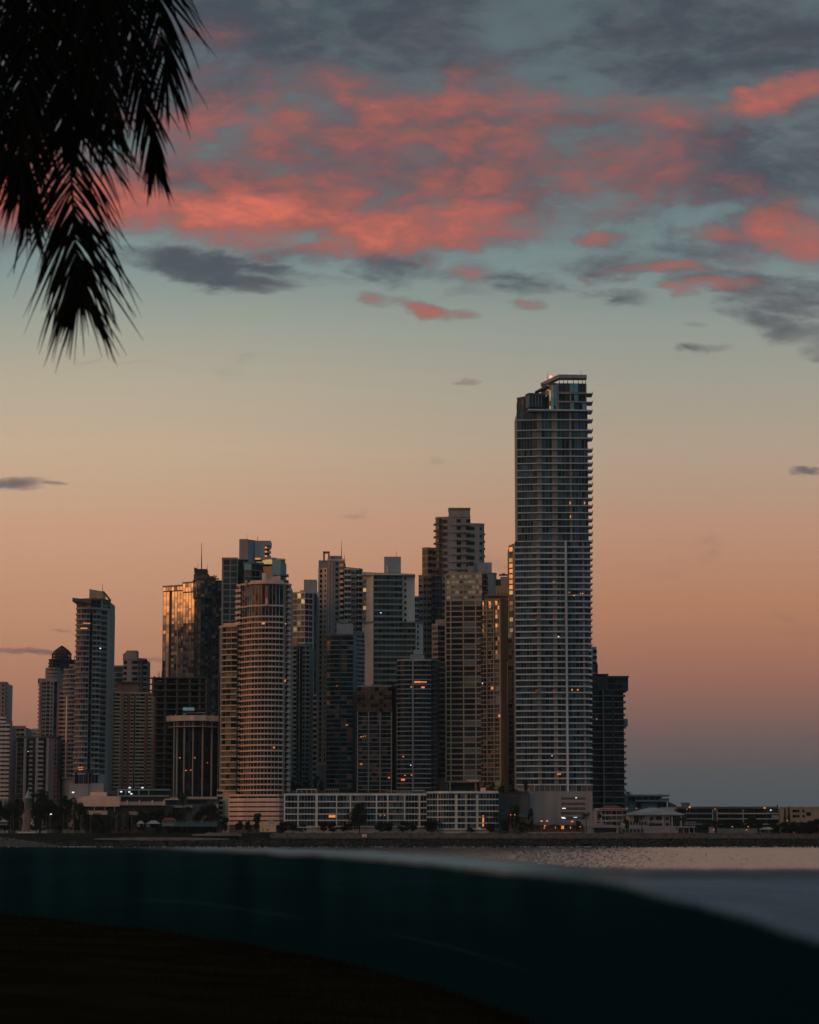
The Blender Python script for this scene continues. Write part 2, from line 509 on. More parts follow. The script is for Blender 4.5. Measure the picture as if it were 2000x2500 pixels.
def blk(T, name, Y, px0, px1, py0, py1, depth=10, m='grey_concrete', dl=0, dr=0, top_r=None):
    """roof block; dl, dr shift the left and right edges back; top_r gives a slanted top"""
    a = P(px0, py1, Y + dl); b = P(px1, py1, Y + dr)
    z0 = Zat(py1, Y); z1 = Zat(py0, Y)
    mb = MB()
    if top_r is None:
        mb.prism([(a.x, a.y), (b.x, b.y), (b.x, Y + depth), (a.x, Y + depth)], z0, z1, m)
    else:
        z2 = Zat(top_r, Y)
        A, B, C, D = (a.x, a.y), (b.x, b.y), (b.x, Y + depth), (a.x, Y + depth)
        lo = [(*q, z0) for q in (A, B, C, D)]; hi = [(*A, z1), (*B, z2), (*C, z2), (*D, z1)]
        mb.face(hi, m); mb.face(lo[::-1], m)
        for k in range(4): mb.face([lo[k], lo[(k + 1) % 4], hi[(k + 1) % 4], hi[k]], m)
    T.part(name, mb)
    return mb
def mast(T, Y, px, py0, py1, r=.25, m='black_metal', name='antenna'):
    mb = MB(); a = P(px, py1, Y); zt = Zat(py0, Y)
    mb.tube([(a.x, Y, a.z - .5), (a.x, Y, (a.z + zt) / 2), (a.x, Y, zt)], [r, r * .7, r * .3], m, 5)
    T.part(name, mb)
def new(name, label, cat, px, Y, group=None):
    q = P(px, 2000, Y)
    return Thing(name, label, cat, (q.x, Y, G), group)
DK = ('glass_black', 'glass_black', 'glass_navy', 'glass_navy', 'glass_teal')
TE = ('glass_teal', 'glass_teal', 'glass_navy', 'glass_black', 'glass_curtain')
NV = ('glass_navy', 'glass_blue', 'glass_blue', 'glass_black', 'glass_teal')
CU = ('glass_curtain', 'glass_black', 'glass_navy', 'glass_curtain')


# ---- leftmost buildings
T = new('apartment_tower', 'slim brown tower cut by the left photo edge, small balconies on its right side', 'tower', 0, 1900)
vol(T, 1900, (-40, 0), [('p', 12, 0, {'cols': [.3, .5, .7, .9]}), ('b', 19, 5, {})], 1668, 1760, 9, wall='mauve_grey', slab='mauve_grey', glass=DK)
blk(T, 'roof_block', 1905, -30, 14, 1664, 1668, 12, 'mauve_grey')
T.finish()
T = new('apartment_building', 'white banded apartment block with stepped top at the far left edge', 'apartment block', 5, 1480)
vol(T, 1480, (-60, 0), [('g', 23, 0)], 1772, 1950, 17, wall='blue_grey_wall', slab='white_paint', glass=DK, par=1.2)
vol(T, 1484, (-60, 0), [('g', 15, 0)], 1755, 1772, 2, wall='blue_grey_wall', slab='white_paint', glass=DK, par=1.0, down=Zat(1774, 1484))
blk(T, 'roof_block', 1488, -40, 6, 1749, 1756, 12, 'white_paint')
T.finish()
T = new('apartment_building', 'pinkish grey block with small windows behind the white banded one at far left', 'apartment block', 40, 1540)
vol(T, 1540, (20, 0), [('p', 62, 0, {'cols': [.12, .3, .55, .8], 'w': 2.4, 'h': 1.4})], 1776, 1880, 9, wall='mauve_grey', slab='mauve_grey', glass=DK)
vol(T, 1500, (23, 0), [('w', 39, -2), ('g', 42, 0, {'glass': ('glass_copper',)})], 1810, 1940, 12, wall='blue_grey_wall', slab='mauve_grey', glass=DK, par=.2)
T.finish()
T = new('office_building', 'small distant blue-grey block seen low between the far left buildings', 'building', 84, 2300)
vol(T, 2300, (72, 0), [('p', 104, 0, {'cols': [.2, .4, .6, .8]})], 1786, 1840, 5, wall='blue_grey_wall', slab='blue_grey_wall', glass=DK)
blk(T, 'roof_block', 2305, 78, 92, 1779, 1786, 10, 'blue_grey_wall')
T.finish()
T = new('apartment_building', 'dark apartment block with pale vertical piers and tiny stacked balconies at left', 'apartment block', 90, 1460)
vol(T, 1460, (41, 0), [('g', 60, 0), ('b', 64, 0, {'m': 'blue_grey_wall'}), ('g', 72, 0), ('b', 80, 0, {'m': 'blue_grey_wall'}), ('g', 88, 0), ('b', 106, 0, {'m': 'blue_grey_wall'}), ('g', 118, 0), ('w', 129, 2), ('p', 147, 12, {'cols': [.3, .7]})],
    1802, 1960, 14, wall='blue_grey_wall', slab='dark_concrete', glass=DK, par=.2, proj=.3)
for x in (61, 90, 116): pier(T, x, 1802, 1960, 1.6, .9, 'blue_grey_wall')
blk(T, 'roof_block', 1470, 75, 138, 1803 - 5, 1803, 14, 'dark_concrete')
lights(T, [(69, 1835, .8, .6, 'lit_white')])
T.finish()
# ---- dome tower
T = new('dome_tower', 'warm grey stepped tower crowned by a dark open ribbed dome, left side', 'tower', 125, 1750)
vol(T, 1750, (95, 3), [('b', 100, 0, {'m': 'mauve_grey', 'proj': .9}), ('p', 113, 0, {'cols': [.3, .7], 'w': 1.3}), ('g', 121, 0, {'glass': DK}), ('p', 131, 0, {'cols': [.5]}), ('r', 139, 0, {'glass': DK}), ('w', 143, 1), ('g', 158, 10)],
    1664, 1800, 14, wall='mauve_grey', slab='mauve_grey', glass=DK, par=.5, proj=.3)
vol(T, 1756, (93, 0), [('g', 158, 4)], 1660, 1668, 1, wall='mauve_grey', slab='mauve_grey', glass=DK, par=.6, proj=1.0, down=Zat(1668, 1756))
vol(T, 1758, (112, 2), [('g', 141, -2, {'arc': 3}), ('w', 155, 6)], 1634, 1660, 3, wall='mauve_grey', slab='grey_concrete', glass=CU, par=1.6, proj=.5, down=Zat(1661, 1758))
vol(T, 1760, (120, 2), [('g', 145, 0, {'arc': 4}), ('g', 186, 6)], 1613, 1634, 3, wall='dark_concrete', slab='black_metal', glass=DK, par=.6, proj=.8, down=Zat(1636, 1760))
c = P(151, 1600, 1768); zb, zs, za = Zat(1613, 1768), Zat(1597, 1768), Zat(1577, 1768)
rr = P(174, 1600, 1768).x - c.x
for k in range(12):
    a = 2 * pi * k / 12
    mb = MB()
    pts = [(c.x + rr * cos(a), c.y + rr * sin(a), zb)] + [(c.x + rr * (1.0 - t) * cos(a), c.y + rr * (1 - t) * sin(a), zs + (za - zs) * (t ** .75)) for t in (0, .2, .4, .6, .8, 1)]
    mb.tube(pts, .45, 'black_metal', 4); T.part('dome_rib', mb)
for z, f in ((zb + .5, 1.15), (zb + (zs - zb) * .5, 1.0), (zs, 1.02), (zs + (za - zs) * .45, .66)):
    mb = MB(); mb.tube([(c.x + rr * f * cos(2 * pi * k / 16), c.y + rr * f * sin(2 * pi * k / 16), z) for k in range(17)], .4, 'black_metal', 4); T.part('dome_ring', mb)
mb = MB(); mb.prism([(c.x + rr * .72 * cos(2 * pi * k / 10), c.y + rr * .72 * sin(2 * pi * k / 10)) for k in range(10)], zb - 1, zs + (za - zs) * .35, 'dark_concrete'); T.part('dome_core', mb)
mast(T, 1768, 182, 1600, 1613, .3)
T.finish()
T = new('apartment_tower', 'stepped tower with pale green glass balconies just left of the wing-roofed tower', 'tower', 170, 1470)
vol(T, 1470, (155, 2), [('g', 188, -2, {'arc': 2})], 1637, 1900, 25, wall='beige_wall', slab='grey_concrete', glass=TE, par=.7, proj=.9)
vol(T, 1474, (170, 2), [('g', 186, 0)], 1626, 1637, 1, wall='beige_wall', slab='grey_concrete', glass=TE, par=.7, down=Zat(1638, 1474))
vol(T, 1480, (143, 0), [('b', 156, 0, {'m': 'pink_wall'})], 1690, 1900, 20, wall='pink_wall', slab='pink_wall', glass=DK)
pier(T, 164, 1700, 1900, .9, 1.0, 'rose_white')
lights(T, [(168, 1660, 1.2, .9, 'lit_dim')])
T.finish()
# ---- wing roof tower
T = new('wing_roof_tower', 'tall slender tower with upswept wing roof, curved cream balconies on its left', 'tower', 225, 1400)
YY = 1400
vol(T, YY, (184, 4), [('g', 216, 0, {'arc': 2.5, 'glass': ('glass_curtain', 'glass_navy', 'glass_black', 'glass_curtain')}), ('r', 224, 1, {'glass': DK}), ('g', 243, 3, {'glass': TE}), ('p', 260, 8, {'cols': [.28, .72], 'w': 2.6, 'h': 2.0, 'm': 'grey_concrete'}), ('w', 267, 12)],
    1487, 1890, 31, wall='grey_concrete', slab='mauve_grey', glass=DK, par=.7, proj=.7)
vol(T, YY + 1, (188, 3), [('g', 222, 0), ('g', 247, 2), ('p', 270, 11, {'cols': [.3, .6, .85], 'w': 2.2, 'h': 2})], 1465, 1487, 2, wall='grey_concrete', slab='dark_concrete', glass=DK, par=.2, proj=.5, down=Zat(1488, YY))
a, b, c_ = P(177, 1459, YY - 3), P(222, 1465, YY - 3), P(222, 1461, YY - 3)
mb = MB()
for (p1, p2) in ((a, b),):
    q = [(a.x, YY - 3, a.z), (b.x, YY - 3, b.z), (b.x, YY - 3, b.z - 2.0), (a.x, YY - 3, a.z - 2.2)]
    r_ = [(x, YY + 16, z) for x, y, z in q]
    mb.face(q, 'dark_concrete'); mb.face(r_[::-1], 'dark_concrete')
    for k in range(4): mb.face([q[k], r_[k], r_[(k + 1) % 4], q[(k + 1) % 4]], 'dark_concrete')
T.part('wing_roof', mb)
blk(T, 'roof_block', YY + 6, 218, 252, 1438, 1466, 12, 'tan_wall', top_r=1444)
mb = MB(); a = P(252, 1444, YY + 6); b = P(270, 1466, YY + 6)
mb.tube([(a.x, YY + 6, a.z), (b.x, YY + 6, b.z)], .6, 'dark_concrete', 5); T.part('roof_brace', mb)
mast(T, YY + 8, 250, 1424, 1444, .2)
vol(T, YY - 1, (182, 0), [('r', 216, 0, {'mull': 2.5}), ('r', 240, 4)], 1886, 1913, 1, wall='grey_concrete', slab='grey_concrete', glass=DK, roofcap=False)
lights(T, [(212, 1522, 5, 1, 'lit_warm'), (205, 1534, 5, 1.1, 'lit_warm'), (197, 1876, 3.5, 2.4, 'lit_warm'), (246, 1583, 1.8, .8, 'lit_white'), (200, 1558, 6, 1.1, 'lit_dim'), (200, 1570, 6, 1.1, 'lit_dim'), (200, 1583, 6, 1.1, 'lit_dim')])
T.finish()
T = new('apartment_tower', 'pale grey tower with punched windows and teal glass wing behind the salmon building', 'tower', 310, 1720)
vol(T, 1720, (263, 2), [('g', 300, 0, {'glass': ('glass_mirror_teal', 'glass_teal', 'glass_navy')})], 1628, 1760, 10, wall='teal_wall', slab='teal_wall', glass=TE, par=.3, proj=.2, mull=5)
vol(T, 1716, (300, 0), [('p', 335, 0, {'cols': [.15, .72, .9], 'w': 2.4, 'h': 2.2, 'm': 'mauve_grey'}), ('p', 346, 4, {'cols': [.5]}), ('b', 358, 6, {'m': 'mauve_grey'})], 1610, 1760, 11, wall='mauve_grey', slab='mauve_grey', glass=DK)
blk(T, 'roof_block', 1720, 308, 334, 1588, 1612, 12, 'mauve_grey')
blk(T, 'roof_block', 1722, 300, 310, 1597, 1612, 10, 'mauve_grey', top_r=1590)
T.finish()
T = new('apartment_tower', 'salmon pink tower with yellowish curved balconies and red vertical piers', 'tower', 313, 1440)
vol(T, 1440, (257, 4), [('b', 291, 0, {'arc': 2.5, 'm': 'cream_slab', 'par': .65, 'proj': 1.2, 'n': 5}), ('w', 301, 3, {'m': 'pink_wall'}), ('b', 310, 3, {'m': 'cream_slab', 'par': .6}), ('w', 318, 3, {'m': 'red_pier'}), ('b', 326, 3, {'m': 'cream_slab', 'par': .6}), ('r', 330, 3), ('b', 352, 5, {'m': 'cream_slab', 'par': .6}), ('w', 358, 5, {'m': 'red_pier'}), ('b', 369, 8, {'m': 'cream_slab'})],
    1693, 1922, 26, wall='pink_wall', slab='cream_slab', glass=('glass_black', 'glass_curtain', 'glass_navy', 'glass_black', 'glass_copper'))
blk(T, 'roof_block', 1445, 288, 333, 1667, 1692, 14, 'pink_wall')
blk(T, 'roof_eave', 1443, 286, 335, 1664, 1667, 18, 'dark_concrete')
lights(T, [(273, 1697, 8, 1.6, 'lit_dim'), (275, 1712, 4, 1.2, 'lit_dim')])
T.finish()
# ---- construction frame building
T = new('unfinished_building', 'dark unfinished concrete frame with open floors below the mirror glass towers', 'building', 430, 1560)
Y = 1560
x0, x1 = P(371, 1780, Y).x, P(503, 1780, Y).x
for k in range(19):
    z = Zat(1653 + k * 15.4, Y); mb = MB(); mb.box(x0, x1, Y, Y + 26, z - .7, z, 'shell_concrete'); T.part('floor_slab', mb)
zt, zb = Zat(1653, Y), G
for px in (372, 402, 431, 462, 486, 502):
    xx = P(px, 1780, Y).x
    for yy in (Y + .8, Y + 13, Y + 24):
        mb = MB(); mb.box(xx - .7, xx + .7, yy, yy + 1.4, zb, zt - .7, 'shell_concrete'); T.part('column', mb)
mb = MB(); mb.box(P(440, 1780, Y).x, P(456, 1780, Y).x, Y + 6, Y + 14, zb, zt - .8, 'shell_concrete'); T.part('core', mb)
mb = MB(); mb.box(P(374, 1780, Y).x, P(500, 1780, Y).x, Y + 25.6, Y + 25.9, zb, zt - .8, 'black_metal'); T.part('back_netting', mb)
x2 = P(343, 1700, Y).x
for py in (1653, 1668, 1683):
    mb = MB(); z = Zat(py, Y); mb.box(x2, x0, Y + 3, Y + 9, z - .6, z, 'shell_concrete'); T.part('floor_slab', mb)
mb = MB(); mb.box(x2, x2 + 1.1, Y + 3, Y + 4.2, zb, Zat(1644, Y), 'shell_concrete'); T.part('column', mb)
mb = MB(); mb.box(x2 + 8, x2 + 9.1, Y + 3, Y + 4.2, zb, Zat(1650, Y), 'shell_concrete'); T.part('column', mb)
for px in (386, 390, 395):
    mast(T, Y + 5, px, 1638, 1654, .25, 'shell_concrete', 'starter_bar')
T.finish()
# ---- mirror towers
T = new('mirror_glass_tower', 'mirror glass tower whose upper panes glow orange with the reflected sunset', 'glass tower', 435, 1720)
MR = ('glass_mirror',)
vol(T, 1720, (397, 6), [('r', 412, 3.4), ('w', 418, 2.4, {'m': 'black_metal'}), ('r', 473, -7.5)], 1441, 1523, 11, wall='dark_concrete', slab='dark_concrete', glass=MR, mull=2.4, jit=.007, mullm='brown_wall', roofcap=False, ref=1580)
ML = ('glass_mirror_dark', 'glass_teal', 'glass_mirror_dark', 'glass_black')  # dark pane colours stand in for the reflection giving out lower down
vol(T, 1720, (397, 6), [('r', 412, 3.4, {'glass': MR}), ('w', 418, 2.4, {'m': 'black_metal'}), ('r', 432, 0, {'glass': ML + MR}), ('w', 434, -.4, {'m': 'tan_wall'}), ('r', 473, -7.5)], 1523, 1720, 26, wall='dark_concrete', slab='dark_concrete', glass=ML, mull=2.4, jit=.015, mullm='dark_concrete', roofcap=False, ref=1580)
vol(T, 1719, (398, 6), [('r', 446, -2.5)], 1432, 1441, 1, wall='dark_concrete', slab='tan_wall', glass=('glass_mirror',), mull=2.4, jit=.03, mullm='tan_wall', roofcap='tan_wall', down=Zat(1443, 1719))
vol(T, 1716, (446, 0), [('r', 473, -5)], 1425, 1445, 2, wall='dark_concrete', slab='tan_wall', glass=('glass_mirror',), mull=2.4, jit=.03, mullm='tan_wall', roofcap='tan_wall', down=Zat(1447, 1716))
T.finish()
T = new('mirror_glass_tower', 'dark teal mirror glass tower with a cluttered roof and a tall thin mast', 'glass tower', 520, 1690)
DM = ('glass_mirror_dark', 'glass_teal', 'glass_mirror_teal', 'glass_mirror_pale', 'glass_mirror_teal', 'glass_navy')
vol(T, 1690, (474, 6), [('r', 482, -4, {'glass': ('glass_mirror',)}), ('r', 490, -2, {'glass': ('glass_mirror_pale', 'glass_mirror_teal')}), ('r', 526, 2, {'glass': DM}), ('r', 565, 8, {'glass': DM})], 1460, 1760, 40, wall='dark_concrete', slab='black_metal', mull=2.6, jit=.06, mullm='black_metal', roofcap=False)
vol(T, 1688, (472, 6), [('r', 481, -4, {'glass': ('glass_mirror', 'glass_curtain')}), ('r', 526, 0, {'glass': ('glass_mirror_teal', 'glass_teal', 'glass_mirror_pale', 'glass_mirror_dark')})], 1418, 1458, 6, wall='dark_concrete', slab='black_metal', mull=2.6, jit=.04, mullm='black_metal', down=Zat(1460, 1688))
vol(T, 1690, (526, 0), [('r', 532, -2, {'glass': ('glass_mirror',)}), ('r', 565, 4, {'glass': ('glass_mirror_teal', 'glass_black', 'glass_mirror_dark')})], 1421, 1458, 5, wall='dark_concrete', slab='black_metal', mull=2.6, jit=.05, mullm='black_metal', down=Zat(1460, 1690))
blk(T, 'roof_block', 1692, 473, 510, 1402, 1420, 14, 'dark_concrete')
blk(T, 'roof_block', 1692, 476, 505, 1389, 1403, 12, 'black_metal')
blk(T, 'roof_block', 1695, 474, 480, 1386, 1396, 4, 'dark_concrete')
blk(T, 'roof_deck', 1690, 471, 518, 1416, 1420, 20, 'black_metal')
q = P(515, 1404, 1692)
for k in range(6):
    mb = MB(); r0 = random.uniform(.6, 1.8); mb.tube([(q.x + k * 1.1 - 3, q.y, q.z - 5 + abs(k - 3)), (q.x + k * 1.5 - 2, q.y + 1, q.z + random.uniform(-3, 3))], [r0, r0 * .7], 'black_metal', 7); T.part('dish', mb)
mast(T, 1696, 492, 1325, 1390, .45); mast(T, 1692, 483, 1374, 1402, .25); mast(T, 1692, 506, 1378, 1404, .3); mast(T, 1692, 475, 1384, 1400, .2)
T.finish()
# ---- round hotel with crown
T = new('round_hotel', 'short dark cylindrical hotel tower with a broad pale crown and roof sign', 'hotel', 470, 1420)
Y = 1420
vol(T, Y, (420, 10), [('r', 531, 12, {'arc': 9, 'n': 10})], 1773, 1950, 14, wall='black_metal', slab='dark_concrete', glass=('glass_black', 'glass_black', 'glass_navy', 'glass_black'), mull=3.2, mullm='black_metal', jit=.01, roofcap=False, down=G - 1)
vol(T, Y, (411, 9), [('r', 540, 12, {'arc': 10, 'n': 10})], 1760, 1773, 1, wall='black_metal', slab='beige_wall', glass=DK, mull=6, roofcap=False, down=Zat(1774, Y))
for nm, z0, z1, x0, x1, m in (('crown', Zat(1760, Y), Zat(1747, Y), 406, 546, 'rose_white'), ('crown_ledge', Zat(1774.5, Y), Zat(1772.5, Y), 411, 541, 'beige_wall')):
    a, b = P(x0, 1760, Y + 7), P(x1, 1760, Y + 9)
    ln = [(a.x, a.y)] + curve_pts((a.x, a.y), (b.x, b.y), 11, 10)
    if nm == 'crown':
        for k in range(5):
            mb = MB(); sub = [ln[2 * k], ln[2 * k + 1], ln[2 * k + 2]]
            mid = sub[1]; sub[1] = (mid[0], mid[1] - .9)
            mb.prism(sub + [(p[0], p[1] + 6) for p in sub[::-1]], z0, z1, m); T.part(nm, mb)
    else:
        mb = MB(); mb.prism(ln + [(p[0], p[1] + 6) for p in ln[::-1]], z0, z1, m); T.part(nm, mb)
for px in (426, 433, 450, 471, 494, 516):
    pier(T, px, 1762, 1950, .55, .7, 'beige_wall')
blk(T, 'roof_block', Y + 6, 446, 456, 1740, 1748, 8, 'mauve_grey')
blk(T, 'roof_deck', Y + 5, 456, 500, 1739, 1741, 12, 'beige_wall')
blk(T, 'roof_block', Y + 7, 462, 494, 1741, 1748, 8, 'dark_concrete')
for px in (416, 428, 497, 518): blk(T, 'roof_vent', Y + 4, px - 1.5, px + 1.5, 1744.5, 1748, 2, 'mauve_grey')
fr = MB(); a, b = P(446, 1736, Y + 2), P(475, 1736, Y + 2)
zz0, zz1 = Zat(1735.5, Y), Zat(1726, Y)
fr.box(a.x, b.x, Y + 2.3, Y + 2.6, zz0, zz1, 'teal_wall')
for k in range(4):
    xx = a.x + (b.x - a.x) * k / 3; fr.box(xx - .15, xx + .15, Y + 2.6, Y + 2.9, Zat(1748, Y), zz1, 'black_metal')
T.part('sign_board', fr)
cu = bpy.data.curves.new('sign_lettering', 'FONT'); cu.body = 'MIRAMAR'; cu.size = 2.35; cu.extrude = .05; cu.align_x = 'CENTER'; cu.align_y = 'CENTER'
emit('sign_glow', (.35, .75, .85), .35)
cu.materials.append(MATS['sign_glow'])
tmp = bpy.data.objects.new('sign_lettering', cu)
COL.objects.link(tmp); bpy.context.view_layer.update()
me = bpy.data.meshes.new_from_object(tmp.evaluated_get(bpy.context.evaluated_depsgraph_get()))
COL.objects.unlink(tmp); bpy.data.objects.remove(tmp)
so = bpy.data.objects.new('sign_lettering', me); COL.objects.link(so)
if not me.materials: me.materials.append(MATS['sign_glow'])
so.parent = T.o; so.matrix_parent_inverse = T.o.matrix_basis.inverted()
ww = max(v.co.x for v in me.vertices) - min(v.co.x for v in me.vertices)
so.location = ((a.x + b.x) / 2, Y + 2.2, (zz0 + zz1) / 2); so.rotation_euler = (pi / 2, 0, 0); so.scale = ((b.x - a.x) * .94 / ww, 1, 1)
lights(T, [(439, 1850, .8, .7, 'lit_amber'), (476, 1850, .8, .7, 'lit_amber'), (454, 1881, .8, .7, 'lit_amber'), (466, 1880, .8, .7, 'lit_amber'), (507, 1862, .5, .5, 'lit_warm')])
T.finish()
# ---- terraced tower behind
T = new('terraced_tower', 'tall blue-grey terraced tower with a windowless split lift core and orange-lit roof terrace', 'tower', 620, 1640)
Y = 1640
vol(T, Y, (541, 0), [('p', 580, 0, {'cols': [.3, .76], 'w': 4.2, 'h': 3.4, 'm': 'mauve_grey', 'glass': ('glass_teal', 'glass_navy')})], 1365, 1560, 13, wall='mauve_grey', slab='mauve_grey', glass=DK)
vol(T, Y + 4, (580, 0), [('r', 606, 3, {'glass': ('glass_teal', 'glass_black', 'glass_mirror_teal')}), ('w', 614, 4)], 1368, 1440, 4, wall='mauve_grey', slab='mauve_grey', glass=DK, mull=5)
vol(T, Y - 4, (596, 0), [('g', 614, 0, {'glass': ('glass_curtain', 'glass_teal', 'glass_mirror')}), ('g', 645, 4)], 1376, 1440, 4, wall='teal_wall', slab='teal_wall', glass=('glass_teal', 'glass_mirror_teal', 'glass_navy', 'glass_black'), par=.3, proj=.6, mull=3.4)
vol(T, Y - 2, (640, 2), [('r', 665, -2, {'glass': ('glass_mirror_teal', 'glass_teal')}), ('r', 686, 3, {'glass': ('glass_mirror', 'glass_mirror_teal')}), ('w', 696, 8)], 1366, 1440, 5, wall='blue_grey_wall', slab='blue_grey_wall', glass=TE, mull=6, mullm='blue_grey_wall', jit=.01)
blk(T, 'lift_core', Y + 2, 584, 606, 1316, 1366, 14, 'mauve_grey', dr=0)
blk(T, 'lift_core', Y + 3, 606, 624, 1317, 1376, 14, 'blue_grey_wall', dr=5)
blk(T, 'lift_core', Y + 6, 622, 647, 1320, 1366, 14, 'blue_grey_wall')
blk(T, 'lift_core', Y + 6, 647, 661, 1320, 1332, 14, 'blue_grey_wall')
blk(T, 'stair_shaft', Y + 10, 647, 657, 1332, 1364, 8, 'black_metal')
for py in (1337, 1347, 1358):
    blk(T, 'stair_landing', Y + 6, 647, 661, py - 2, py + 3, 5, 'grey_concrete')
    blk(T, 'lit_wall', Y + 5.7, 647, 652, py - 2.5, py + 1.5, .3, 'lit_warm')
blk(T, 'lit_wall', Y - 2.3, 623, 636, 1362, 1366, .3, 'lit_warm')
blk(T, 'lit_wall', Y - 2.2, 661, 694, 1363, 1365.5, .3, 'lit_dim')
for py in (1405, 1419, 1431): blk(T, 'balcony', Y - 4, 683, 704, py - 3, py + 1, 8, 'dark_concrete')
blk(T, 'pergola', Y - 5, 634, 664, 1377, 1379.5, 8, 'dark_concrete')
mast(T, Y + 8, 603, 1302, 1318, .15); mast(T, Y + 8, 629, 1308, 1320, .25)
T.finish()
# ---- big white banded tower
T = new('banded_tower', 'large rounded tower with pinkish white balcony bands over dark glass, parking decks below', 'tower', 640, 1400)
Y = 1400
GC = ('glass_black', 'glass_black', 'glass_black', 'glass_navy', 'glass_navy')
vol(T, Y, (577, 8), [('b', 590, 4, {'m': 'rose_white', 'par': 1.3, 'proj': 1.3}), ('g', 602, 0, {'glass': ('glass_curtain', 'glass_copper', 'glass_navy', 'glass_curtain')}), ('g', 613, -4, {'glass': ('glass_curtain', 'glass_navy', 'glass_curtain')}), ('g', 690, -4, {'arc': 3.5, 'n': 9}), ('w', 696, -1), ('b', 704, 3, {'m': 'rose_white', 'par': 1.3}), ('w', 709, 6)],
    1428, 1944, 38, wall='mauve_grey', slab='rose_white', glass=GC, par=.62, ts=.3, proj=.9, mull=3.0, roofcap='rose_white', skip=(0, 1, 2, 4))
vol(T, Y + 1, (612, -6), [('g', 692, -6, {'arc': 3.5, 'n': 9})], 1425, 1428, 1, wall='mauve_grey', slab='rose_white', glass=GC, roofcap='rose_white', down=Zat(1430, Y))
pier(T, 651, 1430, 1459, 1.8, .9, 'red_pier')
for yy in (1459, 1462, 1473): pass
pier(T, 651, 1460, 1478, 1.5, .9, 'rose_white')
mb = MB(); c = P(648, 1410, Y + 2); r0 = P(656, 1410, Y).x - P(648, 1410, Y).x
mb.prism([(c.x + r0 * cos(2 * pi * k / 14), c.y + r0 * sin(2 * pi * k / 14)) for k in range(14)], Zat(1428, Y), Zat(1399, Y), 'rose_white'); T.part('roof_drum', mb)
blk(T, 'roof_block', Y + 3, 656, 684, 1409, 1428, 10, 'rose_white', top_r=1405)
blk(T, 'roof_ornament', Y - 2, 598, 603, 1416, 1430, 3, 'cream_slab')
blk(T, 'roof_ornament', Y + 3, 583, 587, 1426, 1436, 3, 'rose_white')
vol(T, Y - 6, (560, 4), [('g', 680, -4, {'arc': 2.5, 'n': 5}), ('g', 702, 8)], 1944, 2012, 6, wall='dark_concrete', slab='rose_white', glass=('glass_black',), par=1.5, ts=.4, proj=.9, mull=9, roofcap='rose_white')
lights(T, [(643, 1522, 2.2, 1.4, 'lit_warm'), (646, 1500, 1.4, .8, 'lit_dim'), (669, 1825, 1.2, 1.2, 'lit_amber'), (617, 1713, 1, 2.2, 'lit_dim'), (697, 1523, .6, .6, 'lit_white'), (696, 1662, 2, 1.6, 'lit_warm'), (598, 1963, .7, .4, 'lit_white'), (611, 1963, .7, .4, 'lit_white'), (596, 1975, .7, .4, 'lit_white'), (573, 1975, .7, .4, 'lit_white'), (611, 1975, .7, .4, 'lit_white'), (595, 1986, .7, .4, 'lit_white'), (645, 1655, .8, 1.4, 'lit_dim'), (625, 1892, 1, 1.4, 'lit_dim'), (646, 1892, 1, 1.4, 'lit_dim'), (680, 1892, 1, 1.4, 'lit_dim')])
T.finish()
T = new('banded_tower', 'lower narrow wing tower with cream bands attached left of the large rounded tower', 'tower', 555, 1406)
vol(T, 1406, (534, 6), [('r', 542, 2, {'glass': GC, 'mull': 2.0}), ('g', 578, -3, {'arc': 1.2, 'n': 3})], 1531, 1931, 29, wall='beige_wall', slab='cream_slab', glass=('glass_black', 'glass_curtain', 'glass_navy', 'glass_curtain', 'glass_black'), par=.5, ts=.25, proj=.7, mull=2.4, mullm='beige_wall')
vol(T, 1412, (546, 4), [('w', 578, 0)], 1525, 1534, 1, wall='beige_wall', roofcap='cream_slab')
vol(T, 1404, (530, 4), [('g', 558, 2)], 1931, 2004, 6, wall='dark_concrete', slab='beige_wall', glass=('glass_black',), par=1.0, proj=.7, mull=4.5, mullm='beige_wall')
pier(T, 542, 1531, 1931, .7, .9, 'beige_wall')
T.finish()
# ---- teal balconied pair
T = new('apartment_tower', 'pale-banded teal glass tower with boxy lift core, right of the large rounded tower', 'tower', 740, 1620)
vol(T, 1620, (706, 2), [('g', 744, -3, {'glass': ('glass_curtain', 'glass_teal', 'glass_mirror_teal', 'glass_navy')}), ('g', 763, 1), ('r', 773, 4), ('w', 775, 5)], 1449, 1720, 20, wall='teal_wall', slab='white_paint', glass=('glass_teal', 'glass_navy', 'glass_black'), par=.5, proj=.5, mull=3)
pier(T, 763, 1449, 1720, .7, 1.0, 'blue_grey_wall')
blk(T, 'lift_core', 1626, 742, 773, 1415, 1449, 12, 'blue_grey_wall')
blk(T, 'roof_block', 1624, 733, 742, 1441, 1449, 8, 'mauve_grey')
T.finish()
T = new('apartment_tower', 'slim dark teal tower with rows of shadowed balconies beside the large rounded tower', 'tower', 735, 1500)
vol(T, 1500, (707, 3), [('b', 725, 0, {'m': 'teal_wall', 'par': .9}), ('r', 738, 0, {'glass': DK}), ('b', 754, 1, {'m': 'teal_wall', 'par': .9}), ('w', 762, 4)], 1578, 1908, 29, wall='teal_wall', slab='teal_wall', glass=('glass_black', 'glass_teal', 'glass_black'))
blk(T, 'roof_block', 1505, 711, 726, 1560, 1578, 10, 'pink_wall')
for x in (717, 731, 745): pier(T, x, 1580, 1905, .5, 1.5, 'teal_wall')
vol(T, 1560, (760, 0), [('b', 773, 0, {'m': 'mauve_grey'})], 1700, 1900, 15, wall='mauve_grey', slab='mauve_grey', glass=DK)
T.finish()
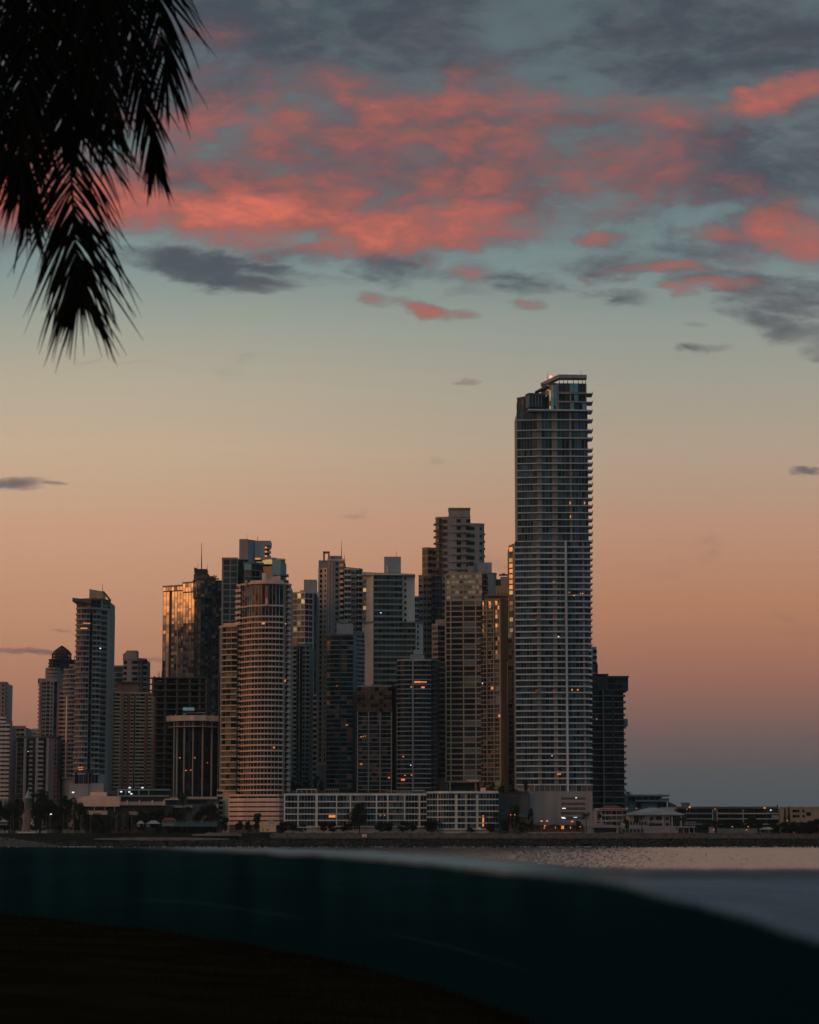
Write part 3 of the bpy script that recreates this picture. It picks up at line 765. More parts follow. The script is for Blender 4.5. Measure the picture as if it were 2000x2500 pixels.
# ---- rose tower
T = new('rose_tower', 'tall rose-white tower with small punched windows and an open frame on its roof', 'tower', 825, 1660)
Y = 1660
vol(T, Y, (776, 4), [('p', 790, 0, {'cols': [.5], 'w': 2.4, 'h': 2.2, 'm': 'rose_white'}), ('p', 798, -2, {'cols': [.45], 'w': 1.2, 'h': 1.6, 'm': 'rose_white'})], 1387, 1862, 38, wall='rose_white', slab='rose_white', glass=('glass_black',), roofcap=False)
vol(T, Y + 1, (798, -2), [('w', 813, -2, {'m': 'mauve_grey'}), ('p', 830, -1, {'cols': [.55], 'w': 2, 'h': 2, 'm': 'mauve_grey'}), ('b', 841, -3, {'m': 'rose_white', 'par': 1.4})], 1370, 1600, 17, wall='mauve_grey', slab='rose_white', glass=DK)
vol(T, Y - 1, (841, -3), [('b', 856, -3, {'m': 'white_paint', 'par': 1.0, 'proj': 1.3}), ('p', 869, -1, {'cols': [.3, .7], 'w': 1.5, 'h': 1.4, 'm': 'mauve_grey'}), ('b', 883, 2, {'m': 'white_paint', 'par': 1.0, 'proj': 1.3}), ('w', 885, 4)], 1392, 1600, 15, wall='mauve_grey', slab='white_paint', glass=DK)
for x in (803, 810): pier(T, x, 1372, 1600, .5, .6, 'rose_white')
blk(T, 'roof_block', Y + 3, 778, 800, 1368, 1388, 10, 'mauve_grey')
for (a, b, c, d) in ((789, 793, 1346, 1370), (801, 805, 1352, 1370), (789, 805, 1346, 1350)):
    blk(T, 'roof_frame', Y + 2, a, b, c, d, 4, 'brown_wall')
blk(T, 'lift_core', Y + 5, 806, 835, 1357, 1374, 12, 'mauve_grey')
blk(T, 'roof_parapet', Y - 1, 841, 884, 1384, 1392, 14, 'dark_concrete', top_r=1388)
mast(T, Y + 8, 834, 1320, 1358, .3); mast(T, Y + 6, 841, 1354, 1382, .3)
vol(T, Y - 6, (762, 0), [('w', 793, 0)], 1868, 1930, 1, wall='grey_concrete', slab='rose_white', roofcap='rose_white')
mb = MB(); 
T.finish()
# ---- dark teal office
T = new('office_tower', 'dark glass tower with copper reflections near its top and a grey-blue lift box', 'tower', 842, 1470)
Y = 1470
vol(T, Y, (797, 3), [('g', 829, -1, {'arc': 1, 'n': 3}), ('w', 832, -1, {'m': 'black_metal'}), ('g', 862, 0)], 1553, 1936, 34, wall='dark_concrete', slab='teal_wall', glass=('glass_black', 'glass_black', 'glass_navy', 'glass_copper'), par=.35, ts=.25, proj=.35, mull=3.0, mullm='black_metal', roofcap='dark_concrete')
vol(T, Y + 2, (862, 0), [('w', 868, 2, {'m': 'teal_wall'}), ('p', 889, 8, {'cols': [.2, .45, .72, .92], 'w': 2.0, 'h': 1.3, 'm': 'blue_grey_wall'})], 1547, 1936, 36, wall='blue_grey_wall', slab='teal_wall', glass=DK)
blk(T, 'lift_core', Y + 5, 822, 862, 1522, 1550, 14, 'blue_grey_wall')
blk(T, 'roof_block', Y + 5, 832, 850, 1514, 1523, 10, 'teal_wall')
blk(T, 'roof_parapet', Y + .5, 798, 860, 1549, 1553, 2, 'brown_wall')
lights(T, [(823, 1675, 1, 1, 'lit_amber'), (847, 1770, 1.8, .6, 'lit_warm'), (812, 1736, 7, 1.8, 'glass_curtain')])
T.finish()
# ---- white-walled wide tower
T = new('apartment_tower', 'broad pale blue-grey tower with blank side walls framing dark teal balcony rows', 'tower', 950, 1640)
Y = 1640
vol(T, Y, (886, 3), [('g', 894, 2, {'glass': ('glass_mirror_teal', 'glass_curtain', 'glass_teal')}), ('w', 912, -2, {'m': 'white_paint'}), ('g', 983, 0), ('p', 1013, 3, {'cols': [.22], 'w': 1.6, 'h': 1.8, 'm': 'white_paint'})], 1404, 1522, 8, wall='blue_grey_wall', slab='teal_wall', glass=('glass_teal', 'glass_black', 'glass_navy', 'glass_teal'), par=1.2, ts=.2, proj=.8, mull=3, roofcap='white_paint')
vol(T, Y - .5, (889, 3), [('w', 912, -1.6, {'m': 'white_paint'}), ('g', 1015, 0), ('p', 1033, 4, {'cols': [.3], 'w': 1.6, 'h': 1.8, 'm': 'white_paint'})], 1521, 1720, 14, wall='blue_grey_wall', slab='teal_wall', glass=('glass_teal', 'glass_black', 'glass_navy', 'glass_teal'), par=1.2, ts=.2, proj=.8, mull=3, roofcap='teal_wall')
blk(T, 'roof_block', Y - 2, 884, 1014, 1396, 1404, 18, 'white_paint', top_r=1402)
blk(T, 'lift_core', Y + 6, 938, 979, 1359, 1398, 12, 'blue_grey_wall')
blk(T, 'lift_core', Y + 5, 944, 948, 1380, 1398, 3, 'white_paint')
mast(T, Y + 8, 968, 1345, 1360, .15)
lights(T, [(930, 1496, 1, .8, 'lit_white'), (936, 1496, 1, .8, 'lit_dim')])
T.finish()
T = new('office_tower', 'narrow grey-blue slab glimpsed between the broad pale tower and the tall tan tower', 'tower', 1018, 1760)
vol(T, 1760, (1010, 0), [('g', 1024, 0)], 1459, 1620, 12, wall='blue_grey_wall', slab='blue_grey_wall', glass=DK, par=.8)
T.finish()
# ---- copper building
T = new('office_building', 'low copper glass block with a pale window grid between two dark towers', 'office block', 915, 1455)
Y = 1455
vol(T, Y, (872, 1), [('r', 957, 0)], 1677, 1738, 6, wall='brown_wall', slab='brown_wall', glass=('glass_copper', 'glass_copper', 'glass_black'), mull=2.6, mullm='red_pier', jit=.03, roofcap='beige_wall')
vol(T, Y - .4, (872, 1), [('g', 957, 0)], 1738, 1938, 19, wall='dark_concrete', slab='beige_wall', glass=('glass_black', 'glass_copper', 'glass_black', 'glass_navy'), par=.1, ts=.35, proj=.4, mull=3.0, mullm='dark_concrete', roofcap=False)
for px in (873, 900, 928, 956): pier(T, px, 1738, 1938, .7, .6, 'beige_wall')
for py in (1688, 1701, 1713, 1727): blk(T, 'mullion', Y - .25, 872, 957, py, py + 1, .3, 'brown_wall')
vol(T, Y + 6, (957, 0), [('r', 969, 6)], 1678, 1938, 24, wall='dark_concrete', slab='black_metal', glass=('glass_black',), mull=4)
blk(T, 'roof_block', Y + 6, 908, 932, 1671, 1678, 10, 'brown_wall')
lights(T, [(882, 1799, 1.2, .7, 'lit_amber'), (887, 1798, .7, .6, 'lit_warm'), (892, 1797, .7, .6, 'lit_warm'), (882, 1865, 1.8, 1.4, 'lit_amber'), (950, 1899, 1.3, 1, 'lit_amber'), (926, 1756, .8, .8, 'lit_dim')])
T.finish()
# ---- rounded front dark banded
T = new('banded_tower', 'mid-height dark rounded tower ringed by thin white bands, scattered orange windows', 'tower', 1010, 1440)
Y = 1440
vol(T, Y, (970, 2), [('g', 1008, -1, {'arc': 1.5, 'n': 4}), ('g', 1052, 0, {'arc': 1.5, 'n': 4})], 1614, 1935, 28, wall='dark_concrete', slab='grey_concrete', glass=('glass_black', 'glass_black', 'glass_navy', 'glass_navy'), par=.35, ts=.3, proj=.6, mull=3, mullm='black_metal', roofcap='beige_wall')
vol(T, Y + 2, (1052, 0), [('b', 1062, 3, {'m': 'dark_concrete', 'par': .9}), ('r', 1073, 8)], 1613, 1935, 28, wall='dark_concrete', slab='teal_wall', glass=DK)
pier(T, 1008, 1614, 1935, .8, 1.0, 'blue_grey_wall')
blk(T, 'lift_core', Y + 8, 1002, 1036, 1597, 1612, 14, 'blue_grey_wall', top_r=1600)
blk(T, 'roof_block', Y + 10, 1010, 1032, 1586, 1598, 10, 'blue_grey_wall')
lights(T, [(1019, 1665, 4.6, 1.4, 'lit_amber'), (1034, 1665, 5, .9, 'lit_warm'), (1022, 1678, 2.5, 1.0, 'lit_dim'), (1033, 1678, 2.5, 1.4, 'lit_warm'), (1004, 1677, 1, .8, 'lit_amber'), (996, 1793, 1, .9, 'lit_dim'), (985, 1847, 1, .9, 'lit_amber'), (989, 1893, .9, .8, 'lit_amber'), (1005, 1892, 1, .8, 'lit_amber'), (984, 1903, 3, 1.8, 'lit_amber'), (1003, 1868, .6, .8, 'lit_white')])
T.finish()
# ---- tall tan
T = new('apartment_tower', 'second tallest tower, taupe concrete with stepped roofline and dark curved balconies', 'tower', 1110, 1680)
Y = 1680
vol(T, Y, (1064, 3), [('b', 1080, -1, {'m': 'brown_wall', 'rail': 'black_metal', 'par': 1.0, 'arc': 1.5, 'n': 3}), ('p', 1092, -2, {'cols': [.3, .75], 'w': 2.2, 'h': 2.6, 'm': 'mauve_grey'}), ('w', 1096, -2)], 1266, 1720, 29, wall='mauve_grey', slab='mauve_grey', glass=DK, roofcap='tan_wall')
vol(T, Y - 1, (1096, -2), [('p', 1149, 0, {'cols': [.46, .9], 'w': 3, 'h': 2.4, 'm': 'mauve_grey'})], 1263, 1480, 12, wall='mauve_grey', slab='mauve_grey', glass=('glass_black', 'glass_navy'), roofcap='tan_wall')
vol(T, Y - 1, (1149, 0), [('p', 1172, 1, {'cols': [.2], 'w': 3.2, 'h': 2.4, 'm': 'mauve_grey'}), ('p', 1183, 3, {'cols': [.2], 'w': 2.2, 'h': 2.2, 'm': 'mauve_grey'})], 1281, 1480, 11, wall='mauve_grey', slab='mauve_grey', glass=('glass_black', 'glass_navy'), roofcap='tan_wall')
for k in range(12): blk(T, 'floor_joint', Y - 3.4, 1096, 1149, 1281 + k * 18, 1282 + k * 18, 2, 'tan_wall')
blk(T, 'lift_core', Y + 4, 1096, 1148, 1241, 1264, 14, 'mauve_grey')
blk(T, 'roof_eave', Y + 3, 1095, 1149, 1239.5, 1242, 16, 'tan_wall')
vol(T, Y + 6, (1031, 2), [('p', 1044, 0, {'cols': [.3, .75], 'w': 2.2, 'h': 2.8, 'm': 'tan_wall'}), ('p', 1066, 3, {'cols': [.3, .75], 'w': 3, 'h': 2.6, 'm': 'mauve_grey'})], 1340, 1620, 18, wall='mauve_grey', slab='mauve_grey', glass=DK, roofcap='tan_wall')
vol(T, Y + 4, (1022, 2), [('p', 1034, 0, {'cols': [.3, .75], 'w': 1.6, 'h': 1.6, 'm': 'mauve_grey'}), ('p', 1054, 1, {'cols': [.2, .6, .9], 'w': 1.6, 'h': 2.2, 'm': 'brown_wall'})], 1407, 1640, 15, wall='mauve_grey', slab='mauve_grey', glass=DK, roofcap='tan_wall')
for x in range(1184, 1185): 
    for k in range(6): blk(T, 'balcony', Y, 1182, 1185, 1302 + k * 18, 1305 + k * 18, 5, 'black_metal')
T.finish()
T = new('apartment_tower', 'grey-brown block with punched windows squeezed behind the gold-glass office tower', 'tower', 1072, 1560)
vol(T, 1560, (1055, 2), [('p', 1069, 0, {'cols': [.3, .75], 'w': 1.8, 'h': 1.8, 'm': 'mauve_grey'}), ('p', 1090, 1, {'cols': [.2, .55, .85], 'w': 2.2, 'h': 2.4, 'm': 'brown_wall'})], 1527, 1900, 29, wall='mauve_grey', slab='mauve_grey', glass=DK)
blk(T, 'roof_block', 1565, 1064, 1086, 1512, 1527, 10, 'mauve_grey')
T.finish()
# ---- gold office tower
T = new('office_tower', 'broad tan office tower whose top storeys reflect the sky gold, dark window ribbons below', 'office tower', 1130, 1450)
Y = 1450
GO = ('glass_mirror', 'glass_mirror_dark', 'glass_mirror')
vol(T, Y, (1089, 2.6), [('g', 1101, 2), ('g', 1132, .7, {'mull': 2.8}), ('g', 1162, -.6), ('g', 1177, -1.2)], 1403, 1466, 5, wall='tan_wall', slab='tan_wall', glass=GO, par=1.1, ts=.3, proj=.25, mull=2.2, mullm='tan_wall', jit=.02, roofcap='tan_wall', down=Zat(1468, Y))
vol(T, Y, (1088, 2.6), [('g', 1101, 2), ('g', 1132, .7), ('g', 1162, -.6, {'glass': ('glass_black', 'glass_mirror_dark', 'glass_navy', 'glass_mirror')}), ('g', 1175, -1.2, {'glass': ('glass_mirror', 'glass_mirror_dark', 'glass_navy')})], 1466, 1908, 33, wall='tan_wall', slab='tan_wall', glass=('glass_black', 'glass_navy', 'glass_black'), par=.55, ts=.2, proj=.3, mull=9, mullm='brown_wall', roofcap=False, down=Zat(1911, Y))
for px in (1089, 1101, 1132, 1162): pier(T, px, 1403, 1908, .7, .45, 'tan_wall')
blk(T, 'transfer_slab', Y - 4.5, 1087, 1170, 1903, 1908, 14, 'rose_white', dl=10, dr=2)
for px in (1097, 1160): blk(T, 'column', Y, px, px + 4, 1908, 1935, 4, 'tan_wall')
blk(T, 'lobby', Y + 8, 1094, 1170, 1908, 2010, 14, 'dark_concrete')
blk(T, 'roof_block', Y + 8, 1098, 1142, 1394, 1402, 12, 'tan_wall', top_r=1398)
blk(T, 'roof_block', Y + 4, 1172, 1177, 1391, 1403, 12, 'tan_wall')
T.finish()
T = new('apartment_tower', 'grey tower with black balcony boxes and stepped top behind the gold office tower', 'tower', 1190, 1540)
Y = 1540
vol(T, Y, (1174, 0), [('b', 1190, 1, {'m': 'grey_concrete', 'rail': 'black_metal', 'par': 1.8}), ('w', 1206, 3, {'m': 'blue_grey_wall'}), ('w', 1213, 5, {'m': 'mauve_grey'})], 1401, 1620, 15, wall='mauve_grey', slab='grey_concrete', glass=('glass_black',))
blk(T, 'roof_block', Y + 3, 1156, 1184, 1370, 1402, 12, 'blue_grey_wall', top_r=1376)
blk(T, 'roof_block', Y + 4, 1184, 1201, 1373, 1402, 12, 'blue_grey_wall')
blk(T, 'roof_block', Y + 1, 1143, 1158, 1381, 1399, 8, 'mauve_grey')
blk(T, 'dark_recess', Y + .8, 1144, 1156, 1371, 1381, 6, 'black_metal')
T.finish()
# ---- narrow gold/teal glass tower with brown side
T = new('apartment_tower', 'narrow gridded glass tower with a blank brown side wall and tan rooftop house', 'tower', 1205, 1445)
Y = 1445
vol(T, Y, (1173, 5), [('g', 1191, 1), ('g', 1208, -2), ('g', 1222, -4), ('w', 1241, 2, {'m': 'brown_wall'})], 1468, 1610, 13, wall='brown_wall', slab='tan_wall', glass=('glass_mirror', 'glass_mirror', 'glass_mirror_dark', 'glass_black', 'glass_curtain'), par=.25, ts=.25, proj=.3, mull=2.6, mullm='tan_wall', jit=.03, roofcap='brown_wall', down=Zat(1612, Y))
vol(T, Y, (1171, 5), [('g', 1190, 1), ('g', 1207, -2), ('g', 1221, -4), ('w', 1239, 2, {'m': 'brown_wall'})], 1610, 1918, 28, wall='brown_wall', slab='tan_wall', glass=('glass_mirror_teal', 'glass_teal', 'glass_mirror_dark', 'glass_navy', 'glass_curtain', 'glass_teal'), par=.25, ts=.25, proj=.3, mull=2.6, mullm='tan_wall', jit=.03, roofcap=False)
for px in (1190, 1207, 1221): pier(T, px, 1470, 1910, .5, .7, 'tan_wall')
blk(T, 'roof_block', Y + 3, 1184, 1241, 1454, 1470, 12, 'brown_wall')
blk(T, 'roof_eave', Y + 1, 1184, 1242, 1451, 1455, 14, 'brown_wall')
blk(T, 'roof_house', Y + 6, 1210, 1241, 1430, 1452, 8, 'tan_wall')
for px in (1216, 1224, 1232): blk(T, 'window', Y + 5.9, px, px + 2.5, 1447, 1450, .3, 'glass_black')
blk(T, 'roof_house', Y + 8, 1223, 1242, 1408, 1431, 8, 'mauve_grey')
blk(T, 'dark_recess', Y + 7.8, 1211, 1222, 1414, 1431, 6, 'black_metal')
for px in (1222, 1230, 1238): blk(T, 'gazebo_post', Y + 9, px, px + .9, 1403, 1409, .4, 'black_metal')
blk(T, 'gazebo_roof', Y + 8, 1219, 1240, 1401.5, 1404, 4, 'red_tile')
blk(T, 'gazebo_roof', Y + 8.6, 1226, 1233, 1399.5, 1402, 2, 'red_tile')
lights(T, [(1202, 1680, 2, 2.2, 'lit_warm'), (1220, 1748, 2, 2.6, 'lit_warm'), (1182, 1893, 1.6, 1.6, 'lit_dim'), (1181, 1838, 1.5, 1.6, 'lit_dim'), (1178, 1668, .7, .7, 'lit_white')])
T.finish()
T = new('apartment_tower', 'sliver of a tan gridded tower just left of the tallest tower', 'tower', 1250, 1500)
Y = 1500
vol(T, Y, (1243, 4), [('g', 1262, 0), ('g', 1275, -1)], 1334, 1545, 16, wall='tan_wall', slab='brown_wall', glass=('glass_mirror', 'glass_curtain', 'glass_mirror', 'glass_mirror_teal'), par=.5, proj=.4, mull=2.6, mullm='brown_wall', jit=.03, down=Zat(1546, Y), roofcap='brown_wall')
vol(T, Y, (1241, 4), [('g', 1260, 0), ('g', 1275, -1)], 1545, 1918, 28, wall='tan_wall', slab='brown_wall', glass=('glass_teal', 'glass_black', 'glass_mirror_teal', 'glass_curtain'), par=.5, proj=.4, mull=2.6, mullm='brown_wall', jit=.03, roofcap=False)
blk(T, 'roof_block', Y + 3, 1249, 1275, 1328, 1336, 10, 'tan_wall', top_r=1326)
T.finish()
# ---- the tallest tower
T = new('tallest_tower', 'tallest tower of the skyline, white balcony slabs over blue glass, floating roof canopy', 'skyscraper', 1355, 1420)
Y = 1420
up = [1004, 1025.5, 1050.5, 1070, 1097.5, 1114.5, 1131.5, 1148.5, 1165.5, 1182.5, 1199.5, 1217, 1235, 1252, 1269, 1285.5, 1302.5, 1321.5]
NB = ('glass_navy', 'glass_navy', 'glass_teal', 'glass_black', 'glass_blue')
seg_up = [('g', 1275, 3), ('g', 1287, 2), ('g', 1300, -3), ('g', 1312, -3, {'mull': 3}), ('r', 1323, -3, {'glass': ('glass_curtain', 'glass_black')}), ('r', 1348, -3), ('r', 1361, -3, {'glass': ('pale_panel',), 'mull': 30}), ('r', 1391, -3), ('r', 1397, -3, {'glass': ('pale_panel',), 'mull': 30}), ('r', 1432, -1), ('r', 1436, 0)]
def mk(segs): return [tuple(s) for s in segs]
# continuous slabs: same segments, all kind g with tiny parapet
su = [('g', 1273, 1.2), ('g', 1287, .8), ('g', 1301, 0.3), ('g', 1312, -.4), ('g', 1323, -.4, {'glass': ('pale_panel',), 'mull': 30}), ('g', 1348, -.4), ('g', 1361, -.4, {'glass': ('pale_panel',), 'mull': 30}), ('g', 1391, -.4), ('g', 1396, -.4, {'glass': ('pale_panel',), 'mull': 30}), ('g', 1436, 0)]
vol(T, Y, (1263, 1.5), su, 1004, 1321.5, 17, wall='grey_concrete', slab='tower_slab', glass=NB, par=.25, ts=.3, proj=1.1, mull=2.1, mullm='teal_wall', ref=1160, fl=up, down=Zat(1323, Y), roofcap=False, depth=34)
a = P(1436, 1160, Y - 1); b = P(1440, 1160, Y + 26)
for k in range(1, 18):
    z0 = Zat(up[k], Y); mb = MB()
    mb.prism([(a.x, a.y - 1.1), (P(1447.5, up[k], Y).x, a.y - .9), (P(1447.5, up[k], Y).x, a.y + 10), (a.x, a.y + 12)], z0 - .5, z0 + .25, 'tower_slab'); T.part('balcony', mb)
    mb = MB(); x_ = P(1447.5, up[k], Y).x
    mb.box(x_ - .15, x_, a.y - .7, a.y + 9, z0 + .25, z0 + 1.2, 'glass_teal'); T.part('balcony', mb)
# crown
z = Zat(1004, Y); mb = MB(); q1, q2 = P(1290, 1160, Y - 5), P(1447.5, 1004, Y - 2)
mb.prism([(q1.x, q1.y), (P(1301, 1160, Y).x, Y - 5.2), (q2.x, Y - 2.2), (q2.x, Y + 10), (q1.x, Y + 12)], z - .3, z + .5, 'tower_slab'); T.part('floor_slab', mb)
vol(T, Y + 4, (1263, 6), [('r', 1287, 0), ('r', 1300, -2)], 971, 1004, 2, wall='dark_concrete', slab='dark_concrete', glass=DK, mull=3, down=Zat(1005, Y), roofcap='dark_concrete', depth=14)
vol(T, Y, (1284, 2), [('r', 1292, -3, {'glass': ('glass_teal',)}), ('r', 1331, -2, {'glass': DK, 'mull': 2})], 966, 995, 1, wall='black_metal', slab='black_metal', glass=DK, mullm='blue_grey_wall', mull=2, down=Zat(996, Y), roofcap='dark_concrete', depth=14)
vol(T, Y, (1324, 4), [('r', 1358, -1, {'arc': 1.6, 'glass': ('glass_mirror_teal', 'glass_teal', 'glass_mirror_teal'), 'mull': 2})], 940, 1004, 5, wall='teal_wall', slab='teal_wall', mullm='teal_wall', down=Zat(1005, Y), roofcap='dark_concrete', depth=18, jit=.01)
vol(T, Y, (1358, -2), [('w', 1361, -2), ('g', 1392, -2, {'glass': DK}), ('g', 1432, -1, {'glass': ('glass_navy', 'glass_mirror_teal', 'glass_black')})], 937, 1004, 3, wall='grey_concrete', slab='grey_concrete', glass=DK, par=.2, ts=.3, proj=.9, mull=2.6, mullm='dark_concrete', down=Zat(1005, Y), roofcap=False, depth=20)
for py in (962, 983):
    z0 = Zat(py, Y); mb = MB(); x0 = P(1362, py, Y).x; x_ = P(1447, py, Y).x
    mb.prism([(x0, Y - 3.4), (x_, Y - 2.6), (x_, Y + 9), (x0, Y + 6)], z0 - .45, z0 + .1, 'grey_concrete'); T.part('balcony', mb)
    mb = MB(); mb.box(x_ - .2, x_, Y - 2.4, Y + 8, z0 + .1, z0 + 1.1, 'glass_teal'); T.part('balcony', mb)
for px in (1363, 1393, 1431): pier(T, px, 938, 1004, .6, .5, 'grey_concrete')
zc0, zc1 = Zat(926.5, Y), Zat(918, Y)
c0 = P(1364, 920, Y - 5); c1 = P(1433, 920, Y - 4); c2 = P(1322, 930, Y)
mb = MB()
z2a, z2b = Zat(936, Y) , Zat(929, Y)
q = [(c0.x, c0.y), (c1.x, c1.y), (c1.x, Y + 2.5), (c0.x + 1, Y + 2.5)]
mb.prism(q, zc0, zc1, 'mauve_grey')
T.part('roof_canopy', mb)
mb = MB()
f1 = [(c2.x, Y + 9, z2a), (c0.x, c0.y, zc0), (c0.x, c0.y, zc1), (c2.x, Y + 9, z2b + .2)]
f2 = [(x + 2, y + 4, z_) for x, y, z_ in f1]
mb.face(f1, 'mauve_grey'); mb.face(f2[::-1], 'mauve_grey')
for k in range(4): mb.face([f1[k], f2[k], f2[(k + 1) % 4], f1[(k + 1) % 4]], 'mauve_grey')
T.part('roof_canopy', mb)
for px in (1366, 1376, 1386, 1400, 1412, 1422, 1430):
    mast(T, Y + 1, px, 924, 938, .3, 'black_metal', 'canopy_post')
for px in (1340, 1350): mast(T, Y + 6, px, 928, 941, .3, 'black_metal', 'canopy_post')
mb = MB(); a1, a2 = P(1307, 952, Y + 4), P(1334, 942, Y)
f1 = [(a1.x, Y + 5, Zat(953, Y)), (a2.x, Y - 2, Zat(948, Y)), (a2.x, Y - 2, Zat(941, Y)), (a1.x, Y + 5, Zat(951, Y))]
f2 = [(x, y + 8, z_) for x, y, z_ in f1]
mb.face(f1, 'dark_concrete'); mb.face(f2[::-1], 'dark_concrete')
for k in range(4): mb.face([f1[k], f2[k], f2[(k + 1) % 4], f1[(k + 1) % 4]], 'dark_concrete')
T.part('roof_fin', mb)
mast(T, Y + 4, 1337, 906, 926, .15); mast(T, Y + 4, 1419, 903, 919, .15)
emit('beacon_glow', (1, .3, .2), 2.0); 
mb = MB(); q0 = P(1345, 916, Y + 2); mb.prism([(q0.x + .8 * cos(k), q0.y + .8 * sin(k)) for k in range(6)], Zat(922, Y), Zat(916, Y), 'beacon_glow'); T.part('beacon', mb)
# lower body
sl = [('g', 1272, 1.2), ('g', 1286, .8), ('g', 1300, 0.3), ('g', 1312, -.4), ('g', 1321, -.4, {'glass': ('pale_panel',), 'mull': 30}), ('g', 1351, -.4), ('g', 1361, -.4, {'glass': ('pale_panel',), 'mull': 30}), ('g', 1380, -.4), ('g', 1386, -.4, {'glass': ('pale_panel',), 'mull': 30}), ('g', 1397, -.4), ('g', 1424, -.4), ('g', 1429, -.4, {'glass': ('pale_panel',), 'mull': 30}), ('g', 1444, 0)]
vol(T, Y, (1259, 1.5), sl, 1321.5, 1916, 40, wall='grey_concrete', slab='tower_slab', glass=('glass_navy', 'glass_blue', 'glass_blue', 'glass_navy', 'glass_black', 'glass_teal'), par=.45, ts=.35, proj=1.1, mull=2.1, mullm='teal_wall', roofcap=False, depth=34)
pier(T, 1384, 1322, 1932, 1.1, 1.5, 'tower_slab')
for k in range(41):
    py = 1321.5 + k * 14.86; ext = 1447.5 - k * .06
    z0 = Zat(py, Y); mb = MB(); x_ = P(ext, py, Y).x; a = P(1443, 1620, Y)
    mb.prism([(a.x - 1, Y - 2.1), (x_, Y - 1.9), (x_, Y + 8), (a.x - 1, Y + 9)], z0 - .35, z0 + .45, 'tower_slab'); T.part('balcony', mb)
vol(T, Y - 1, (1292, 0), [('r', 1446, 0)], 1916, 1933, 1, wall='grey_concrete', slab='tower_slab', glass=('glass_curtain', 'glass_teal', 'glass_curtain'), mull=3, mullm='white_paint', roofcap=False)
# parking podium with slots
pz = lambda py: Zat(py, Y)
x0, x1, s0, s1 = P(1292, 1970, Y - 4).x, P(1446, 1970, Y - 4).x, P(1370, 1970, Y - 4).x, P(1429, 1970, Y - 4).x
mb = MB(); yf, yb = Y - 5, Y + 26
mb.box(x0, s0, yf, yb, G - 1, pz(1932), 'mauve_grey'); mb.box(s1, x1, yf, yb, G - 1, pz(1932), 'mauve_grey')
sl_ = [(1947, 1953), (1960, 1966.5), (1971.5, 1978), (1983, 1989.5), (1995, 2001)]
prev = 1932
for a_, b_ in sl_:
    mb.box(s0 + .002, s1 - .002, yf + .003, yb, pz(a_), pz(prev) - .003, 'mauve_grey'); prev = b_
mb.box(s0 + .002, s1 - .002, yf + .003, yb, G - 1, pz(prev), 'mauve_grey')
T.part('wall', mb)
for a_, b_ in sl_:
    mb = MB(); mb.box(s0, s1, yf + 1.0, yf + 1.4, pz(b_), pz(a_), 'dark_concrete')
    n_ = 40
    for k in range(n_): mb.box(s0 + (s1 - s0) * (k + .2) / n_, s0 + (s1 - s0) * (k + .55) / n_, yf + .2, yf + .5, pz(b_), pz(a_), 'mauve_grey')
    T.part('parking_grille', mb)
for px, py, ww in ((1377, 1973.5, 2), (1374, 1995.5, 2), (1377, 1997.5, 2), (1405, 1995, 2), (1407, 1947.5, 1)):
    q = P(px, py, yf); mb = MB(); mb.box(q.x - ww / 2, q.x + ww / 2, yf + .05, yf + .2, q.z - .25, q.z + .25, 'lit_white'); T.part('lamp', mb)
lights(T, [(1393, 1260 - 8 + 9, .7, 2.2, 'lit_warm'), (1427.5, 1228, .7, 2.2, 'lit_warm'), (1392, 1228, .7, 2.2, 'lit_warm'), (1352, 1422, 1, 1.4, 'lit_warm'), (1390, 1446, .8, .6, 'lit_amber'), (1402, 1454, 1.5, .6, 'lit_amber'), (1418, 1449, .8, .6, 'lit_warm'), (1423, 1449, .8, .8, 'lit_warm'), (1397, 1684, 1, 1.2, 'lit_amber'), (1411, 1684, 1, 1.2, 'lit_amber'), (1363, 1890, 1.5, 1, 'lit_amber'), (1368, 1890, 1, 1, 'lit_warm'), (1364, 1554, 1, .6, 'lit_white'), (1348, 1845, .6, .6, 'lit_white'), (1404, 1716, 1, .8, 'lit_dim'), (1312, 1687, 2.2, 1.8, 'red_pier'), (1354, 1687, 2.2, 1.8, 'red_pier'), (1312, 1509, 2, 1.6, 'red_pier'), (1356, 1509, 2, 1.6, 'red_pier'), (1379, 1509, 1.6, 1.6, 'red_pier'), (1394, 1156, 2.2, 2.2, 'brown_wall')])
T.finish()
T = new('parking_block', 'low dark grey windowless parking block joined left of the tallest tower', 'building', 1256, 1412)
vol(T, 1412, (1216, 0), [('w', 1291.5, 0)], 1936, 2010, 5, wall='dark_concrete', slab='dark_concrete', glass=('glass_black',))
for k in range(4): blk(T, 'louvre', 1411.7, 1242, 1270, 1946 + k * 8, 1950 + k * 8, .5, 'shell_concrete')
T.finish()
# ---- dark right tower
T = new('apartment_tower', 'dark tower with an overhanging top right of the tallest tower', 'tower', 1490, 1470)
Y = 1470
vol(T, Y, (1440, 0), [('g', 1463, 0), ('g', 1474, -1), ('g', 1498, -1, {'mull': 30}), ('g', 1524, 0)], 1684, 1975, 20, wall='black_metal', slab='tan_wall', glass=('glass_black', 'glass_black', 'glass_navy'), par=.1, ts=.35, proj=.7, mull=4, mullm='black_metal', roofcap=False)
vol(T, Y - 1, (1440, 0), [('r', 1480, 0, {'glass': DK}), ('w', 1483, 0, {'m': 'dark_concrete'}), ('g', 1504, 0), ('g', 1534, 1, {'glass': ('glass_teal', 'glass_mirror_teal', 'glass_black')})], 1655, 1684, 2, wall='dark_concrete', slab='dark_concrete', glass=('glass_black',), par=.5, proj=.3, mull=4, mullm='dark_concrete', roofcap='dark_concrete', down=Zat(1686, Y))
blk(T, 'roof_slab', Y - 3, 1484, 1536, 1650, 1654, 22, 'dark_concrete')
